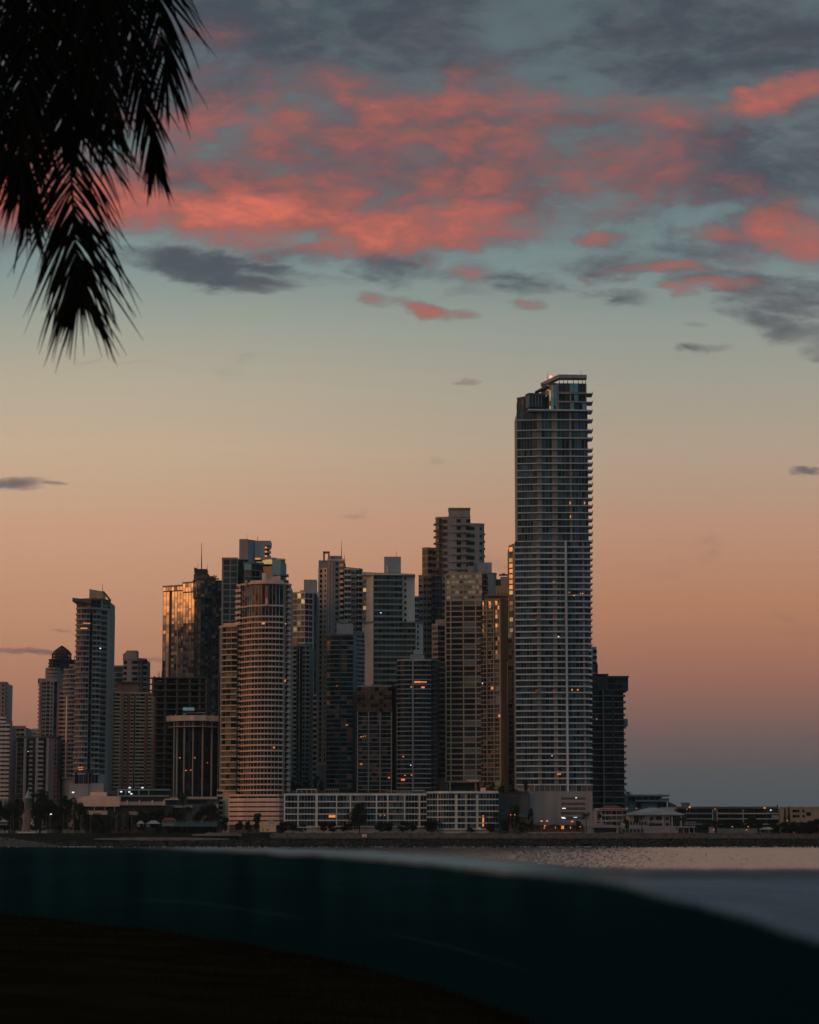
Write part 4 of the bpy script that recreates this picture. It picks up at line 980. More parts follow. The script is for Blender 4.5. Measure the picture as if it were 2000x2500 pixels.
blk(T, 'roof_slab', Y - 2, 1446, 1486, 1645, 1648, 20, 'black_metal')
blk(T, 'roof_frame', Y + 3, 1455, 1460, 1620, 1648, 5, 'red_pier'); blk(T, 'roof_frame', Y + 3, 1448, 1458, 1622, 1640, 5, 'dark_concrete')
pier(T, 1474, 1684, 1975, .6, 1.0, 'mauve_grey')
pier(T, 1498, 1684, 1975, .9, .9, 'black_metal')
for k in range(17):
    py = 1700 + k * 15.4
    blk(T, 'balcony', Y + 3, 1523, 1527 + (k % 3) + (2 if k > 7 else 0), py - 4, py + 1, 6, 'mauve_grey')
blk(T, 'bay_window', Y + 2, 1524, 1533, 1755, 1773, 5, 'teal_wall')
lights(T, [(1457, 1755, .7, .6, 'lit_amber'), (1502, 1743, 1.5, 2.6, 'glass_teal')])
T.finish()
T = new('apartment_tower', 'thin bluish tower top peeking out beside the right edge of the tallest tower', 'tower', 1450, 1600)
vol(T, 1600, (1430, 0), [('p', 1457, 0, {'cols': [.75, .92], 'w': 1.6, 'h': 2})], 1583, 1700, 8, wall='blue_grey_wall', slab='blue_grey_wall', glass=DK)
T.finish()
# ---- long lowrises
def lowrise(label, pxs, top, bot, n, Y, sects, par, cat='apartment block'):
    T = new('waterfront_apartments', label, cat, (pxs[0] + pxs[1]) / 2, Y)
    vol(T, Y, (pxs[0], 0), sects, top, bot, n, wall='white_paint', slab='white_slab', glass=('glass_navy', 'glass_blue', 'glass_navy', 'glass_black'), par=par, ts=.35, proj=1.0, mull=1.8, mullm='blue_grey_wall', roofcap='white_slab', depth=18)
    return T
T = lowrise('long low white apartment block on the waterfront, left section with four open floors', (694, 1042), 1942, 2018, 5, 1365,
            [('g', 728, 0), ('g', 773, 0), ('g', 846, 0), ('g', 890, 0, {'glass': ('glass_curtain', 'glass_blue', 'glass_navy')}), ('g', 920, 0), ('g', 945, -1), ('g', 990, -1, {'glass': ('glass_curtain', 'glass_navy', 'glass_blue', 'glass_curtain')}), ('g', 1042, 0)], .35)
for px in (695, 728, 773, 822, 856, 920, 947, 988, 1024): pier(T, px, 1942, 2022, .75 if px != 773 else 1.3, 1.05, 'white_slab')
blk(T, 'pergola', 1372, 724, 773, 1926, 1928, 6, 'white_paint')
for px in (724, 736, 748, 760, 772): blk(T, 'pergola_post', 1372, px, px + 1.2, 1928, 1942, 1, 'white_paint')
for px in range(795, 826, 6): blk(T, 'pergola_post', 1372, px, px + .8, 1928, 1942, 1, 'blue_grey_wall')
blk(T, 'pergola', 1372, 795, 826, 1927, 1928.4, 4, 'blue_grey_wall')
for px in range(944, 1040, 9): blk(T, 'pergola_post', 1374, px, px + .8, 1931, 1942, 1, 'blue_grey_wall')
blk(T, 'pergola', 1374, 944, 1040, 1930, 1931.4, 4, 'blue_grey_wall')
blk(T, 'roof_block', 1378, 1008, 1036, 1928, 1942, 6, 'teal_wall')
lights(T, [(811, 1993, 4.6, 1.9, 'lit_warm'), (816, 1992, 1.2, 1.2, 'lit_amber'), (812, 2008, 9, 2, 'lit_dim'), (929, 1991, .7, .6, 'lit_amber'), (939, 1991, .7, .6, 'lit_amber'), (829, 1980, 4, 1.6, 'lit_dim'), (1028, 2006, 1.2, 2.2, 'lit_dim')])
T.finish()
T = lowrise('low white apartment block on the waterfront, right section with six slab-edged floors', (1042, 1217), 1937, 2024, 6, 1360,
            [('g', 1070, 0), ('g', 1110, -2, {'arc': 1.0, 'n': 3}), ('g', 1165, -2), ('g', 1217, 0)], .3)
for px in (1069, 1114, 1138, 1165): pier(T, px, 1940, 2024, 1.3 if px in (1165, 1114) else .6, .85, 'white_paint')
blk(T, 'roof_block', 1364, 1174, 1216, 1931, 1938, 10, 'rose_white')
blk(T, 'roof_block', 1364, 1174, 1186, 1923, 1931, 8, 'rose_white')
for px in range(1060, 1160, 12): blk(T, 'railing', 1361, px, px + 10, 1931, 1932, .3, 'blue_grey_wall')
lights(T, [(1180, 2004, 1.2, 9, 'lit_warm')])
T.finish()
# ------------------------------------------------------------------ water, banks and shore
def lerp_tab(tab, x):
    if x <= tab[0][0]: return tab[0][1]
    for (a, va), (b, vb) in zip(tab, tab[1:]):
        if x <= b: return va + (vb - va) * (x - a) / (b - a)
    (a, va), (b, vb) = tab[-2], tab[-1]
    return vb + (vb - va) / (b - a) * (x - b)
def sst(a, b, x):
    t = max(0, min(1, (x - a) / (b - a))); return t * t * (3 - 2 * t)
A_T = [(0, 2058), (400, 2064), (700, 2069), (900, 2077), (1100, 2090), (1300, 2106), (1440, 2117), (1600, 2119), (2000, 2119)]
B_T = [(0, 2064), (300, 2066), (500, 2074), (700, 2083), (850, 2090), (1000, 2103), (1150, 2120), (1300, 2133), (1400, 2141), (1460, 2147), (1550, 2168), (1700, 2204), (1850, 2247), (2000, 2295)]
C_T = [(0, 2234), (200, 2256), (400, 2280), (600, 2310), (800, 2346), (1000, 2398), (1150, 2445), (1300, 2505), (1500, 2640)]
def depth_at(py, z=0.0):
    b = 1250.0 - py
    return (z - EYE) / ((F * SP + b * CP) / (F * CP - b * SP))
pxs = [-9000, -4000, -2000, -1000] + list(range(-500, 2540, 6)) + [3000, 4000, 6000, 10000]
rows = [2058.2, 2059.4, 2060.6, 2061.6]
r = 2062.5
while r < 2800:
    rows.append(r); r += (.6 if r < 2122 else 1.0) if r < 2160 else (2.0 if r < 2330 else 7.0)
rows += [2900, 3100, 3500, 4200, 5600, 9000, 16000]
vs_, fs, cols = [], [], []
nr = random.Random(3)
wob = [nr.uniform(-1, 1) for _ in range(400)]
def wobble(x, per):
    t = x / per; i = int(math.floor(t)); f = t - i; f = f * f * (3 - 2 * f)
    return wob[i % 400] * (1 - f) + wob[(i + 1) % 400] * f
for py in rows:
    Y = depth_at(py)
    for px in pxs:
        b = 1250.0 - py
        x = (px - 1000) / (F * CP - b * SP) * Y
        A = lerp_tab(A_T, px) + wobble(px, 60) * 1.5 + wobble(px + 999, 17) * .8
        amp = 1 + max(0, min(1, px / 900)) * 2.5
        B = lerp_tab(B_T, px) + (wobble(px + 50, 75) * .7 + wobble(px + 7, 31) * .4) * amp
        wB = 6 + max(0, px) / 2000 * 26
        rip = 1 - sst(A - 5, A + 8, py)
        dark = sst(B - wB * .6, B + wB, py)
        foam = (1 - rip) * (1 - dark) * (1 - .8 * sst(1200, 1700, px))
        # faint light arcs in the foreground water, coloured dark for shade
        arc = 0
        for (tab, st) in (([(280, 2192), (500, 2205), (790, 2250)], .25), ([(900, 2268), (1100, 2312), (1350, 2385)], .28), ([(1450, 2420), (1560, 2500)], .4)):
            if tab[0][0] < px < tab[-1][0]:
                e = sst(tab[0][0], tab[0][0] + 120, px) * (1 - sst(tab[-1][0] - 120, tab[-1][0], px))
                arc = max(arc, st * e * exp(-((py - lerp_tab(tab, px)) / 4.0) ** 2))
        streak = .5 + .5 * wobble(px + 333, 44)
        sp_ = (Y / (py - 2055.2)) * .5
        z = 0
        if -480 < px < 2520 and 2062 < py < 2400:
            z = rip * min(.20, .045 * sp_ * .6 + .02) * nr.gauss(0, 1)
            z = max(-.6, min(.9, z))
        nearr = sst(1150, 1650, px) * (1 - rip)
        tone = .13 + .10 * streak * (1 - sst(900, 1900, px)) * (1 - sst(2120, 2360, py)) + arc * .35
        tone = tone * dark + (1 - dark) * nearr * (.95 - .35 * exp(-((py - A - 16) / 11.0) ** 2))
        dk_ = 1 - (1 - dark) * (1 - nearr * .90)  # near water: flat slate colour replaces most of its sky reflection
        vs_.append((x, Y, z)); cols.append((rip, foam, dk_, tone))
nc = len(pxs)
for i in range(len(rows) - 1):
    for j in range(nc - 1):
        a = i * nc + j; fs.append((a + nc, a + nc + 1, a + 1, a))
me = bpy.data.meshes.new('water'); me.from_pydata(vs_, [], fs)
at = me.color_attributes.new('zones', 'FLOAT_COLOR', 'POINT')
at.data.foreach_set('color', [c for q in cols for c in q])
me.polygons.foreach_set('use_smooth', [True] * len(fs))
wo = bpy.data.objects.new('water', me); COL.objects.link(wo); wo['kind'] = 'structure'
m = bpy.data.materials.new('water'); m.use_nodes = True; t = NT(m.node_tree); bs = t.n['Principled BSDF']; mo = t.n['Material Output']
va = t.node('ShaderNodeVertexColor', layer_name='zones'); sp = t.node('ShaderNodeSeparateColor'); t.l.new(va.outputs[0], sp.inputs[0])
rip, foam, dark = sp.outputs[0], sp.outputs[1], sp.outputs[2]
g = t.node('ShaderNodeTexCoord')
mp = t.node('ShaderNodeMapping'); t.l.new(g.outputs['Object'], mp.inputs[0]); mp.inputs['Scale'].default_value = (1, .22, 1)
n1, _ = t.noise(mp.outputs[0], .55, 6, .7, .3)
mp2 = t.node('ShaderNodeMapping'); t.l.new(g.outputs['Object'], mp2.inputs[0]); mp2.inputs['Scale'].default_value = (.02, .004, 1)
n2, _ = t.noise(mp2.outputs[0], 1.0, 4, .6, .3)
mp3 = t.node('ShaderNodeMapping'); t.l.new(g.outputs['Object'], mp3.inputs[0]); mp3.inputs['Scale'].default_value = (.16, .028, 1)
n3, _ = t.noise(mp3.outputs[0], 1.0, 7, .75, .4)
bp = t.node('ShaderNodeBump'); bp.inputs['Strength'].default_value = 1.0
t.l.new(t.math('MULTIPLY', t.math('ADD', n1, t.math('MULTIPLY', n3, 3.0)), t.math('ADD', t.math('MULTIPLY', rip, 1.0), .01)), bp.inputs['Height']); bp.inputs['Distance'].default_value = .12
bs.inputs['Base Color'].default_value = (.006, .016, .020, 1)
t.l.new(t.math('ADD', t.math('MULTIPLY', rip, .06), t.math('ADD', .14, t.math('MULTIPLY', foam, .10))), bs.inputs['Roughness'])
t.l.new(t.math('ADD', 1.33, t.math('MULTIPLY', rip, 1.7)), bs.inputs['IOR'])
t.l.new(bp.outputs[0], bs.inputs['Normal'])
fo = t.node('ShaderNodeBsdfDiffuse'); fo.inputs['Color'].default_value = (.36, .50, .52, 1)
mx = t.node('ShaderNodeMixShader'); t.l.new(t.math('MULTIPLY', foam, t.mr(n2, .3, .7, .45, .8)), mx.inputs[0]); t.l.new(bs.outputs[0], mx.inputs[1]); t.l.new(fo.outputs[0], mx.inputs[2])
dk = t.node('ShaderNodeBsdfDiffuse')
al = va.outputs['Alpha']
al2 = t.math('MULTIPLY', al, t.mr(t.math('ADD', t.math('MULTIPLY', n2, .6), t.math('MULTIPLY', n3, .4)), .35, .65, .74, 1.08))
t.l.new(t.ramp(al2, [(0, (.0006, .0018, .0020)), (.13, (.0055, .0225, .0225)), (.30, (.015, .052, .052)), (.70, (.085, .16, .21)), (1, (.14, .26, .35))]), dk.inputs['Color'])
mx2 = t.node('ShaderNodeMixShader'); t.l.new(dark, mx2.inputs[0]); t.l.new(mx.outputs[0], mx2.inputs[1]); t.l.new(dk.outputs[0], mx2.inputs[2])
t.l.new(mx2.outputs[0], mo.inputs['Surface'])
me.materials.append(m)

# grassy bank at the photographer's feet
mb = MB(); edge = []
for px in list(range(-6000, -400, 800)) + list(range(-400, 1500, 20)):
    py = lerp_tab(C_T, px) if px >= 0 else 2234 + px * .02
    py = max(py, 2190) + wobble(px, 70) * 3 + wobble(px + 5, 23) * 1.3
    Y = depth_at(py, .3); edge.append((( px - 1000) / (F * CP - (1250 - py) * SP) * Y, Y))
edge += [(4.5, 9), (7, 3), (12, -10), (40, -60)]
K = 24; gv = []; gf = []
for i, (x, y) in enumerate(edge):
    ax, ay = x * .5 - 6, -80
    for k in range(-2, K + 1):
        if k < 0:
            gv.append((x + .05 * -k, y + .6 * -k, .3 - .35 * -k)); continue
        tt = (k / K) ** 1.6
        gv.append((x + (ax - x) * tt, y + (ay - y) * tt, .3 + .8 * sst(0, .35, tt) + (nr.uniform(-.015, .015) if k else 0)))
KK = K + 3
for i in range(len(edge) - 1):
    for k in range(KK - 1):
        a = i * KK + k; gf.append((a, a + KK, a + KK + 1, a + 1))
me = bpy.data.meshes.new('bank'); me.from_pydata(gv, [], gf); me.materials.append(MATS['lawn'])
me.polygons.foreach_set('use_smooth', [True] * len(gf))
o = bpy.data.objects.new('ground_bank', me); COL.objects.link(o); o['kind'] = 'structure'
mb = MB(); gr = random.Random(5)
for i in range(9000):
    k = gr.randrange(6, len(edge) - 5); x, y = edge[k]; x2, y2 = edge[k + 1]; u = gr.random(); tt = gr.random() ** 3 * .15
    x = x + (x2 - x) * u; y = y + (y2 - y) * u; x += (x * .5 - 6 - x) * tt; y += (-80 - y) * tt
    h = gr.uniform(.04, .16); w_ = .012; lx = gr.uniform(-.05, .05)
    z = .3 + .8 * sst(0, .35, tt) - .02
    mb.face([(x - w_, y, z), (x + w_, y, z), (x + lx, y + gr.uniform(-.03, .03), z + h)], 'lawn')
g_ = mb.build('grass', kind='stuff')
tag(g_, 'nearly black grass blades fringing the foreground bank', 'grass')

# city ground and its slope to the sea
gv, gf = [], []
xs = [-4000, -2000, -1000, -600] + list(range(-400, 401, 4)) + [600, 1000, 2000, 4000]
prof = [(1334, -2.0), (1337, .3), (1341, 1.6), (1345, 3.3), (1349, 4.9), (1352.5, 6.2), (1354, G), (1500, G), (4500, G), (5000, -3)]
for x in xs:
    for (y, z) in prof:
        j = nr.uniform(-.35, .35) if 0 < z < 7 else 0
        gv.append((x, y + j * 2, z + j))
n_ = len(prof)
for i in range(len(xs) - 1):
    for k in range(n_ - 1):
        a = i * n_ + k; gf.append((a, a + n_, a + n_ + 1, a + 1))
me = bpy.data.meshes.new('ground'); me.from_pydata(gv, [], gf); me.materials.append(MATS['land'])
o = bpy.data.objects.new('ground', me); COL.objects.link(o); o['kind'] = 'structure'

def stone_wall(label, px0, px1, py0, py1, Y, m='stone', ragged=.5, name='sea_wall', cat='sea wall'):
    a, b = P(px0, 2040, Y), P(px1, 2040, Y); z0, z1 = Zat(py1, Y), Zat(py0, Y)
    mb = MB(); n = max(4, int((b.x - a.x) / 3)); r_ = random.Random(px0)
    top = [z1 + r_.uniform(-ragged, ragged) for _ in range(n + 1)]
    fr = [Y + r_.uniform(-.3, .3) for _ in range(n + 1)]
    for k in range(n):
        xa, xb = a.x + (b.x - a.x) * k / n, a.x + (b.x - a.x) * (k + 1) / n
        p = [(xa, fr[k] - 1, z0), (xb, fr[k + 1] - 1, z0), (xb, fr[k + 1], top[k + 1]), (xa, fr[k], top[k]), (xb, Y + 3, top[k + 1]), (xa, Y + 3, top[k])]
        mb.face([p[0], p[1], p[2], p[3]], m); mb.face([p[3], p[2], p[4], p[5]], m)
    return tag(mb.build(name), label, cat)
stone_wall('long brown masonry sea wall below the white waterfront apartments and villas', 660, 2060, 2034, 2047, 1349)
stone_wall('short pale patchy retaining wall left of the white hut on the shore', 470, 590, 2034, 2041, 1349.5, 'sand', .7, 'retaining_wall', 'wall')
sm = MB(); a, b = P(230, 2040, 1347), P(560, 2040, 1347)
for k in range(24):
    t0, t1 = k / 24, (k + 1) / 24; f = lambda t: a.x + (b.x - a.x) * t; h = lambda t: 1.5 * sin(pi * t) ** .5
    sm.face([(f(t0), 1344.4, 4.2 - h(t0) * .4), (f(t1), 1344.4, 4.2 - h(t1) * .4), (f(t1), 1348, 4.6 + h(t1) * .5), (f(t0), 1348, 4.6 + h(t0) * .5)], 'sand')
sm.build('sand_beach', kind='structure')
def rock(mb, x, y, z, s, m, r_):
    pts = []; nz = 4; na = 6
    for i in range(1, nz):
        th = pi * i / nz
        for j in range(na):
            ph = 2 * pi * (j + .5 * (i % 2)) / na; rr = s * r_.uniform(.65, 1.2)
            pts.append((x + rr * 1.4 * sin(th) * cos(ph), y + rr * sin(th) * sin(ph), z + rr * .75 * cos(th)))
    base = len(mb.v); mb.v.extend(pts); mb.v.append((x, y, z + s * .75)); mb.v.append((x, y, z - s * .75))
    T_, B_ = base + len(pts), base + len(pts) + 1
    for j in range(na):
        k = (j + 1) % na
        mb.f.append((base + j, base + k, T_)); mb.m.append(m)
        mb.f.append((base + (nz - 2) * na + k, base + (nz - 2) * na + j, B_)); mb.m.append(m)
        for i in range(nz - 2):
            q = base + i * na; mb.f.append((q + j, q + na + j, q + na + k, q + k)); mb.m.append(m)
rk = MB(); rr_ = random.Random(11)
for i in range(5200):
    x = rr_.uniform(-330, 330); t_ = rr_.random(); y = 1333 + 16 * t_; z = -.2 + 5.2 * t_ * rr_.uniform(.75, 1.0)
    if x < -160: z *= .8
    rock(rk, x, y, z, rr_.uniform(.25, 1.0), 'rock', rr_)
tag(rk.build('rocks', kind='stuff'), 'black tidal boulders heaped along the far waterline', 'rocks')
rb = MB()
for i in range(900):
    t_ = rr_.random(); x = -245 + 52 * rr_.random() ** .8 * 1.0; lim = (x + 245) / 45
    z = 8.0 * t_ * (1 - .8 * max(0, lim)); y = 1329 + 14 * t_
    rock(rb, x, y, z, rr_.uniform(.4, 1.1), 'rubble', rr_)
tag(rb.build('rubble', kind='stuff'), 'grey rubble breakwater slope at the far left of the shoreline', 'rubble')
MATS['surf'] = mat('surf', (.55, .62, .62), rough=.9)
sf = MB()
for i in range(420):
    x = rr_.uniform(-240, 260)
    if rr_.random() < .35: x = rr_.choice([-185, -178, -170, 25, 60, 75, 90, 105, 180]) + rr_.gauss(0, 5)
    rock(sf, x, rr_.uniform(1327, 1333), .1, rr_.uniform(.12, .42), 'surf', rr_)
tag(sf.build('surf_foam', kind='stuff'), 'broken line of white surf where the water meets the black rocks', 'surf')

# ------------------------------------------------------------------ vegetation
def broadleaf(seed, n=4200, leaf='leaf', tall=1.0):
    r_ = random.Random(seed); tr = MB(); cr = MB()
    tr.tube([(0, 0, 0), (.01, 0, .2), (.02, .01, .42)], [.035, .028, .02], 'bark', 6)
    cl = []
    for k in range(17):
        a = r_.uniform(0, 2 * pi); rad = r_.uniform(.05, .42); z = r_.uniform(.22, .86)
        c = (rad * cos(a) * (1.25 - z * .6), rad * sin(a) * (1.25 - z * .6), z); cl.append((c, r_.uniform(.10, .22)))
        tr.tube([(.02, .01, .3 + .1 * r_.random()), (c[0] * .6, c[1] * .6, (z + .3) / 2), c], [.016, .01, .004], 'bark', 4)
    for i in range(n):
        c, s = r_.choice(cl)
        while True:
            d = Vector((r_.uniform(-1, 1), r_.uniform(-1, 1), r_.uniform(-1, 1)))
            if d.length < 1: break
        p = Vector(c) + Vector((d.x * s, d.y * s, d.z * s * .75 * tall))
        u = Vector((r_.uniform(-1, 1), r_.uniform(-1, 1), r_.uniform(-.6, .6))).normalized(); v = u.cross(Vector((r_.uniform(-1, 1), r_.uniform(-1, 1), 1))).normalized()
        q = r_.uniform(.018, .040)
        cr.face([p - u * q, p - v * q * .7, p + u * q, p + v * q * .7], leaf)
    return tr.mesh('trunk'), cr.mesh('crown')
def palm_mesh(seed, drop=1.0):
    r_ = random.Random(seed); tr = MB(); cr = MB(); b = r_.uniform(-.05, .05)
    tr.tube([(0, 0, 0), (b * .4, 0, .25), (b, 0, .5), (b * 1.3, 0, .74)], [.028, .02, .017, .016], 'bark', 6)
    for k in range(17):
        a = 2 * pi * k / 17 + r_.uniform(-.2, .2); el = r_.uniform(-.2, 1.2); L = r_.uniform(.28, .36)
        pts = []
        for i in range(7):
            t_ = i / 6
            pts.append(Vector((b * 1.3 + cos(a) * L * t_ * cos(el * .6), sin(a) * L * t_ * cos(el * .6), .74 + L * (sin(el) * t_ - .75 * drop * t_ * t_))))
        for i in range(6):
            t = (pts[i + 1] - pts[i]).normalized(); sd_ = t.cross(Vector((0, 0, 1))).normalized()
            for u in (0, .5):
                p = pts[i].lerp(pts[i + 1], u)
                for sg in (-1, 1):
                    l = .10 * (1 - abs(i / 6 - .4)) * r_.uniform(.8, 1.2); q = p + sd_ * sg * l + t * l * .5 - Vector((0, 0, l * .55)); w_ = t * .011
                    cr.face([p - w_, p + w_, q], 'leaf')
    return tr.mesh('trunk'), cr.mesh('crown')
def cypress_mesh(seed):
    r_ = random.Random(seed); tr = MB(); cr = MB(); tr.tube([(0, 0, 0), (0, 0, .5), (0, 0, .95)], [.02, .012, .003], 'bark', 5)
    for i in range(900):
        z = r_.uniform(.06, 1.0); rad = .13 * (1 - z) ** .6 * (1 if z > .15 else .7) * r_.uniform(.5, 1.05); a = r_.uniform(0, 2 * pi)
        p = Vector((rad * cos(a), rad * sin(a), z)); u = Vector((cos(a), sin(a), 1.5)).normalized() * .03; v = Vector((-sin(a), cos(a), 0)) * .014
        cr.face([p - v, p + v, p + u], 'leaf')
    return tr.mesh('trunk'), cr.mesh('crown')
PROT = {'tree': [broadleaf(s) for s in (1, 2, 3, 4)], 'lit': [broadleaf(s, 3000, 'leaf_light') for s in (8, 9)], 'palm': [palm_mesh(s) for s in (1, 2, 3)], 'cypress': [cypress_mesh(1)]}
NAMES = {'tree': ('leafy_tree', 'tree'), 'lit': ('shrub', 'shrub'), 'palm': ('palm_tree', 'palm tree'), 'cypress': ('cypress_tree', 'cypress')}
cnt = [0]
ORD = 'first second third fourth fifth sixth seventh eighth ninth tenth eleventh twelfth thirteenth fourteenth fifteenth sixteenth seventeenth eighteenth nineteenth twentieth twenty-first twenty-second twenty-third'.split()
def plant(kind, px, base, top, wpx, Y, label, group=None):
    b = P(px, base, Y); z0 = b.z; h = Zat(top, Y) - z0
    if base >= 1999 and Y < 1420: z0 = min(z0, G if Y > 1354 else z0)
    h = Zat(top, Y) - z0
    wm_ = wpx * Y / F
    k = cnt[0]; cnt[0] += 1
    tm, cm = PROT[kind][k % len(PROT[kind])]
    root = bpy.data.objects.new(NAMES[kind][0], None); COL.objects.link(root)
    root.location = (b.x, Y, z0 - .1); root.rotation_euler = (0, 0, k * 2.4)
    ws = {'tree': 1.0, 'lit': 1.0, 'palm': .66, 'cypress': .24}[kind]
    root.scale = (wm_ / ws, wm_ / ws, h)
    tag(root, label, NAMES[kind][1], group)
    for nm, me in (('trunk', tm), ('crown', cm)):
        o = bpy.data.objects.new(nm, me); COL.objects.link(o); o.parent = root
    return root
LG = 'dark leafy trees massed along the left waterfront'
rl = random.Random(21)
for px, top, wd in ((-8, 1948, 36), (12, 1943, 40), (34, 1946, 36), (50, 1952, 30), (88, 1955, 34), (118, 1950, 36), (140, 1958, 30), (150, 1978, 26), (212, 1985, 26), (240, 1976, 34), (262, 1990, 22), (285, 1988, 24), (318, 1985, 30), (340, 1978, 32), (352, 1972, 36), (372, 1976, 34), (392, 1968, 34), (420, 1972, 32), (440, 1978, 30), (486, 1976, 32), (550, 1990, 24)):
    plant('tree', px, 2013, top, wd, 1372 + rl.uniform(-6, 8), 'dark leafy tree merged into the dense row along the left waterfront', LG)
plant('tree', 98, 2013, 1912, 66, 1380, 'tallest broad dark tree on the left, directly behind the white-tipped spire')
plant('tree', 167, 2013, 1937, 40, 1376, 'dark tree with bright lamp beside its crown in front of the stepped pink podium')
plant('tree', 196, 2013, 1956, 40, 1368, 'rounded dark tree overlapping the left end of the pink podium')
plant('tree', 511, 2013, 1957, 64, 1366, 'large dark spreading tree in front of the round hotel podium')
for px, top in ((4, 1990), (24, 1992), (45, 1991), (70, 1994), (96, 1990), (118, 1993), (140, 1990), (162, 1992), (186, 1989), (210, 1992), (236, 1995), (262, 1996), (290, 1996)):
    plant('lit', px, 2014, top, 28, 1360 + rl.uniform(0, 3), 'olive shrub in the hedge row under the trees on the left shore', 'olive shrubs below the left trees')
plant('palm', 446, 2010, 1915, 34, 1368, 'tall palm standing against the dark round hotel, left of a pair')
plant('palm', 459, 2010, 1952, 30, 1364, 'shorter palm in front of the round hotel podium, right of a pair')
plant('palm', 310, 2012, 1983, 20, 1360, 'small thin palm on the left shore beside lamp posts')
plant('tree', 585, 2014, 1997, 22, 1358, 'small dark bush at the foot of the rounded tower parking decks')
plant('tree', 604, 2014, 2003, 20, 1358, 'low dark bush between two shrubs below the parking decks')
plant('tree', 628, 2015, 1982, 26, 1359, 'upright dark tree in front of the right part of the parking decks')
for px, top, wd in ((693, 2004, 36), (716, 2006, 34), (742, 2010, 26), (790, 2004, 30), (812, 2008, 32), (846, 2007, 34), (925, 2003, 36), (948, 2005, 34), (985, 2002, 30), (1005, 2003, 28)):
    plant('tree', px, 2028, top, wd, 1355, 'dark garden shrub along the foot of the long white apartment block', 'garden shrubs before the long white block')
plant('tree', 878, 2028, 1957, 56, 1356, 'broad round-headed tree in front of the middle of the long white block')
plant('tree', 1054, 2028, 2000, 52, 1355, 'wide domed dark bush at the seam between the two white blocks')
plant('palm', 1182, 2025, 1974, 24, 1354, 'palm lit warm from below in front of the right white block')
plant('palm', 1214, 2026, 1974, 30, 1355, 'palm at the right corner of the white waterfront block')
for px, top, wd in ((1196, 2008, 26), (1232, 2000, 28), (1276, 2003, 28), (1150, 2018, 20)):
    plant('tree', px, 2028, top, wd, 1356, 'dark bush below the grey parking block on the waterfront', 'bushes below the grey parking block')
plant('tree', 1258, 2028, 1963, 32, 1358, 'tall dark tree before the grey parking block, above two orange lamps')
plant('palm', 1241, 2028, 1985, 28, 1356, 'dark palm left of the tall tree before the grey parking block')
plant('tree', 1297, 2026, 1969, 18, 1357, 'slim upright tree at the left edge of the pale parking podium')
plant('palm', 1432, 2031, 1973, 34, 1352, 'lone tall palm silhouetted against the right side of the pale parking podium')
plant('tree', 1412, 2030, 2001, 16, 1356, 'small round tree between the lit restaurant and the lone tall palm')
plant('tree', 1529, 2030, 1998, 16, 1352, 'small dark tree in the gap between the red-roofed and grey-roofed villas')
plant('palm', 1567, 2028, 1982, 28, 1348, 'leafy palm in front of the grey-roofed white villa')
plant('palm', 1652, 2026, 1986, 30, 1350, 'first of two palms beside the terrace end of the grey-roofed villa')
plant('palm', 1668, 2026, 1990, 26, 1350, 'second, shorter palm beside the terrace end of the grey-roofed villa')
plant('palm', 1535, 1966, 1925, 24, 1500, 'palm growing on the roof terrace at the foot of the dark right tower')
plant('palm', 1534, 1974, 1958, 16, 1480, 'small palm on the terrace below the modern grey house')
for px, top, wd in ((1722, 2003, 30), (1745, 2000, 30), (1768, 1999, 34), (1795, 2003, 30), (1812, 2000, 30), (1852, 2002, 32)):
    plant('tree', px, 2026, top, wd, 1362, 'dark tree in the garden row before the long green-balconied block', 'garden trees before the green-balconied block')
plant('tree', 1836, 2026, 1992, 30, 1364, 'tallest bush in the garden before the long green-balconied block')
for px, top in ((1917, 1974), (1927, 1969)):
    plant('cypress', px, 2022, top, 12, 1400, 'narrow dark cypress left of the sandstone building, %s of the pair' % ('left and shorter' if px == 1917 else 'right and taller'))
plant('cypress', 1899, 2010, 1965, 12, 1430, 'pointed dark cypress at the right end of the green-balconied block')
for px, top, wd in ((1890, 2008, 34), (1915, 2004, 36), (1942, 2000, 38), (1968, 2002, 40), (1995, 1997, 40), (2020, 1999, 36), (1955, 2016, 44), (1985, 2018, 44), (1925, 2018, 30)):
    plant('tree', px, 2040, top, wd, 1352, 'dark tree in the thick clump at the far right end of the shore', 'clump of trees at the far right shore')
for px, wd, top, YY in ((712, 26, 1902, 1425), (730, 26, 1908, 1425), (748, 22, 1905, 1425), (772, 18, 1893, 1424), (786, 18, 1903, 1424)):
    plant('tree', px, 1934, top, wd, YY, 'dark tree on the roof podium behind the long white block', 'trees on the podium roof')
for px, wd, top in ((1180, 24, 1913), (1200, 26, 1912), (1224, 28, 1915)):
    plant('lit', px, 1938, top, wd, 1412, 'olive lamp-lit shrub on the podium roof above the right white block', 'lamp-lit podium shrubs')
plant('tree', 1284, 1936, 1903, 16, 1408, 'small tree on the terrace at the left foot of the tallest tower')
plant('tree', 1252, 1938, 1922, 26, 1408, 'low bush on the roof of the grey parking block')

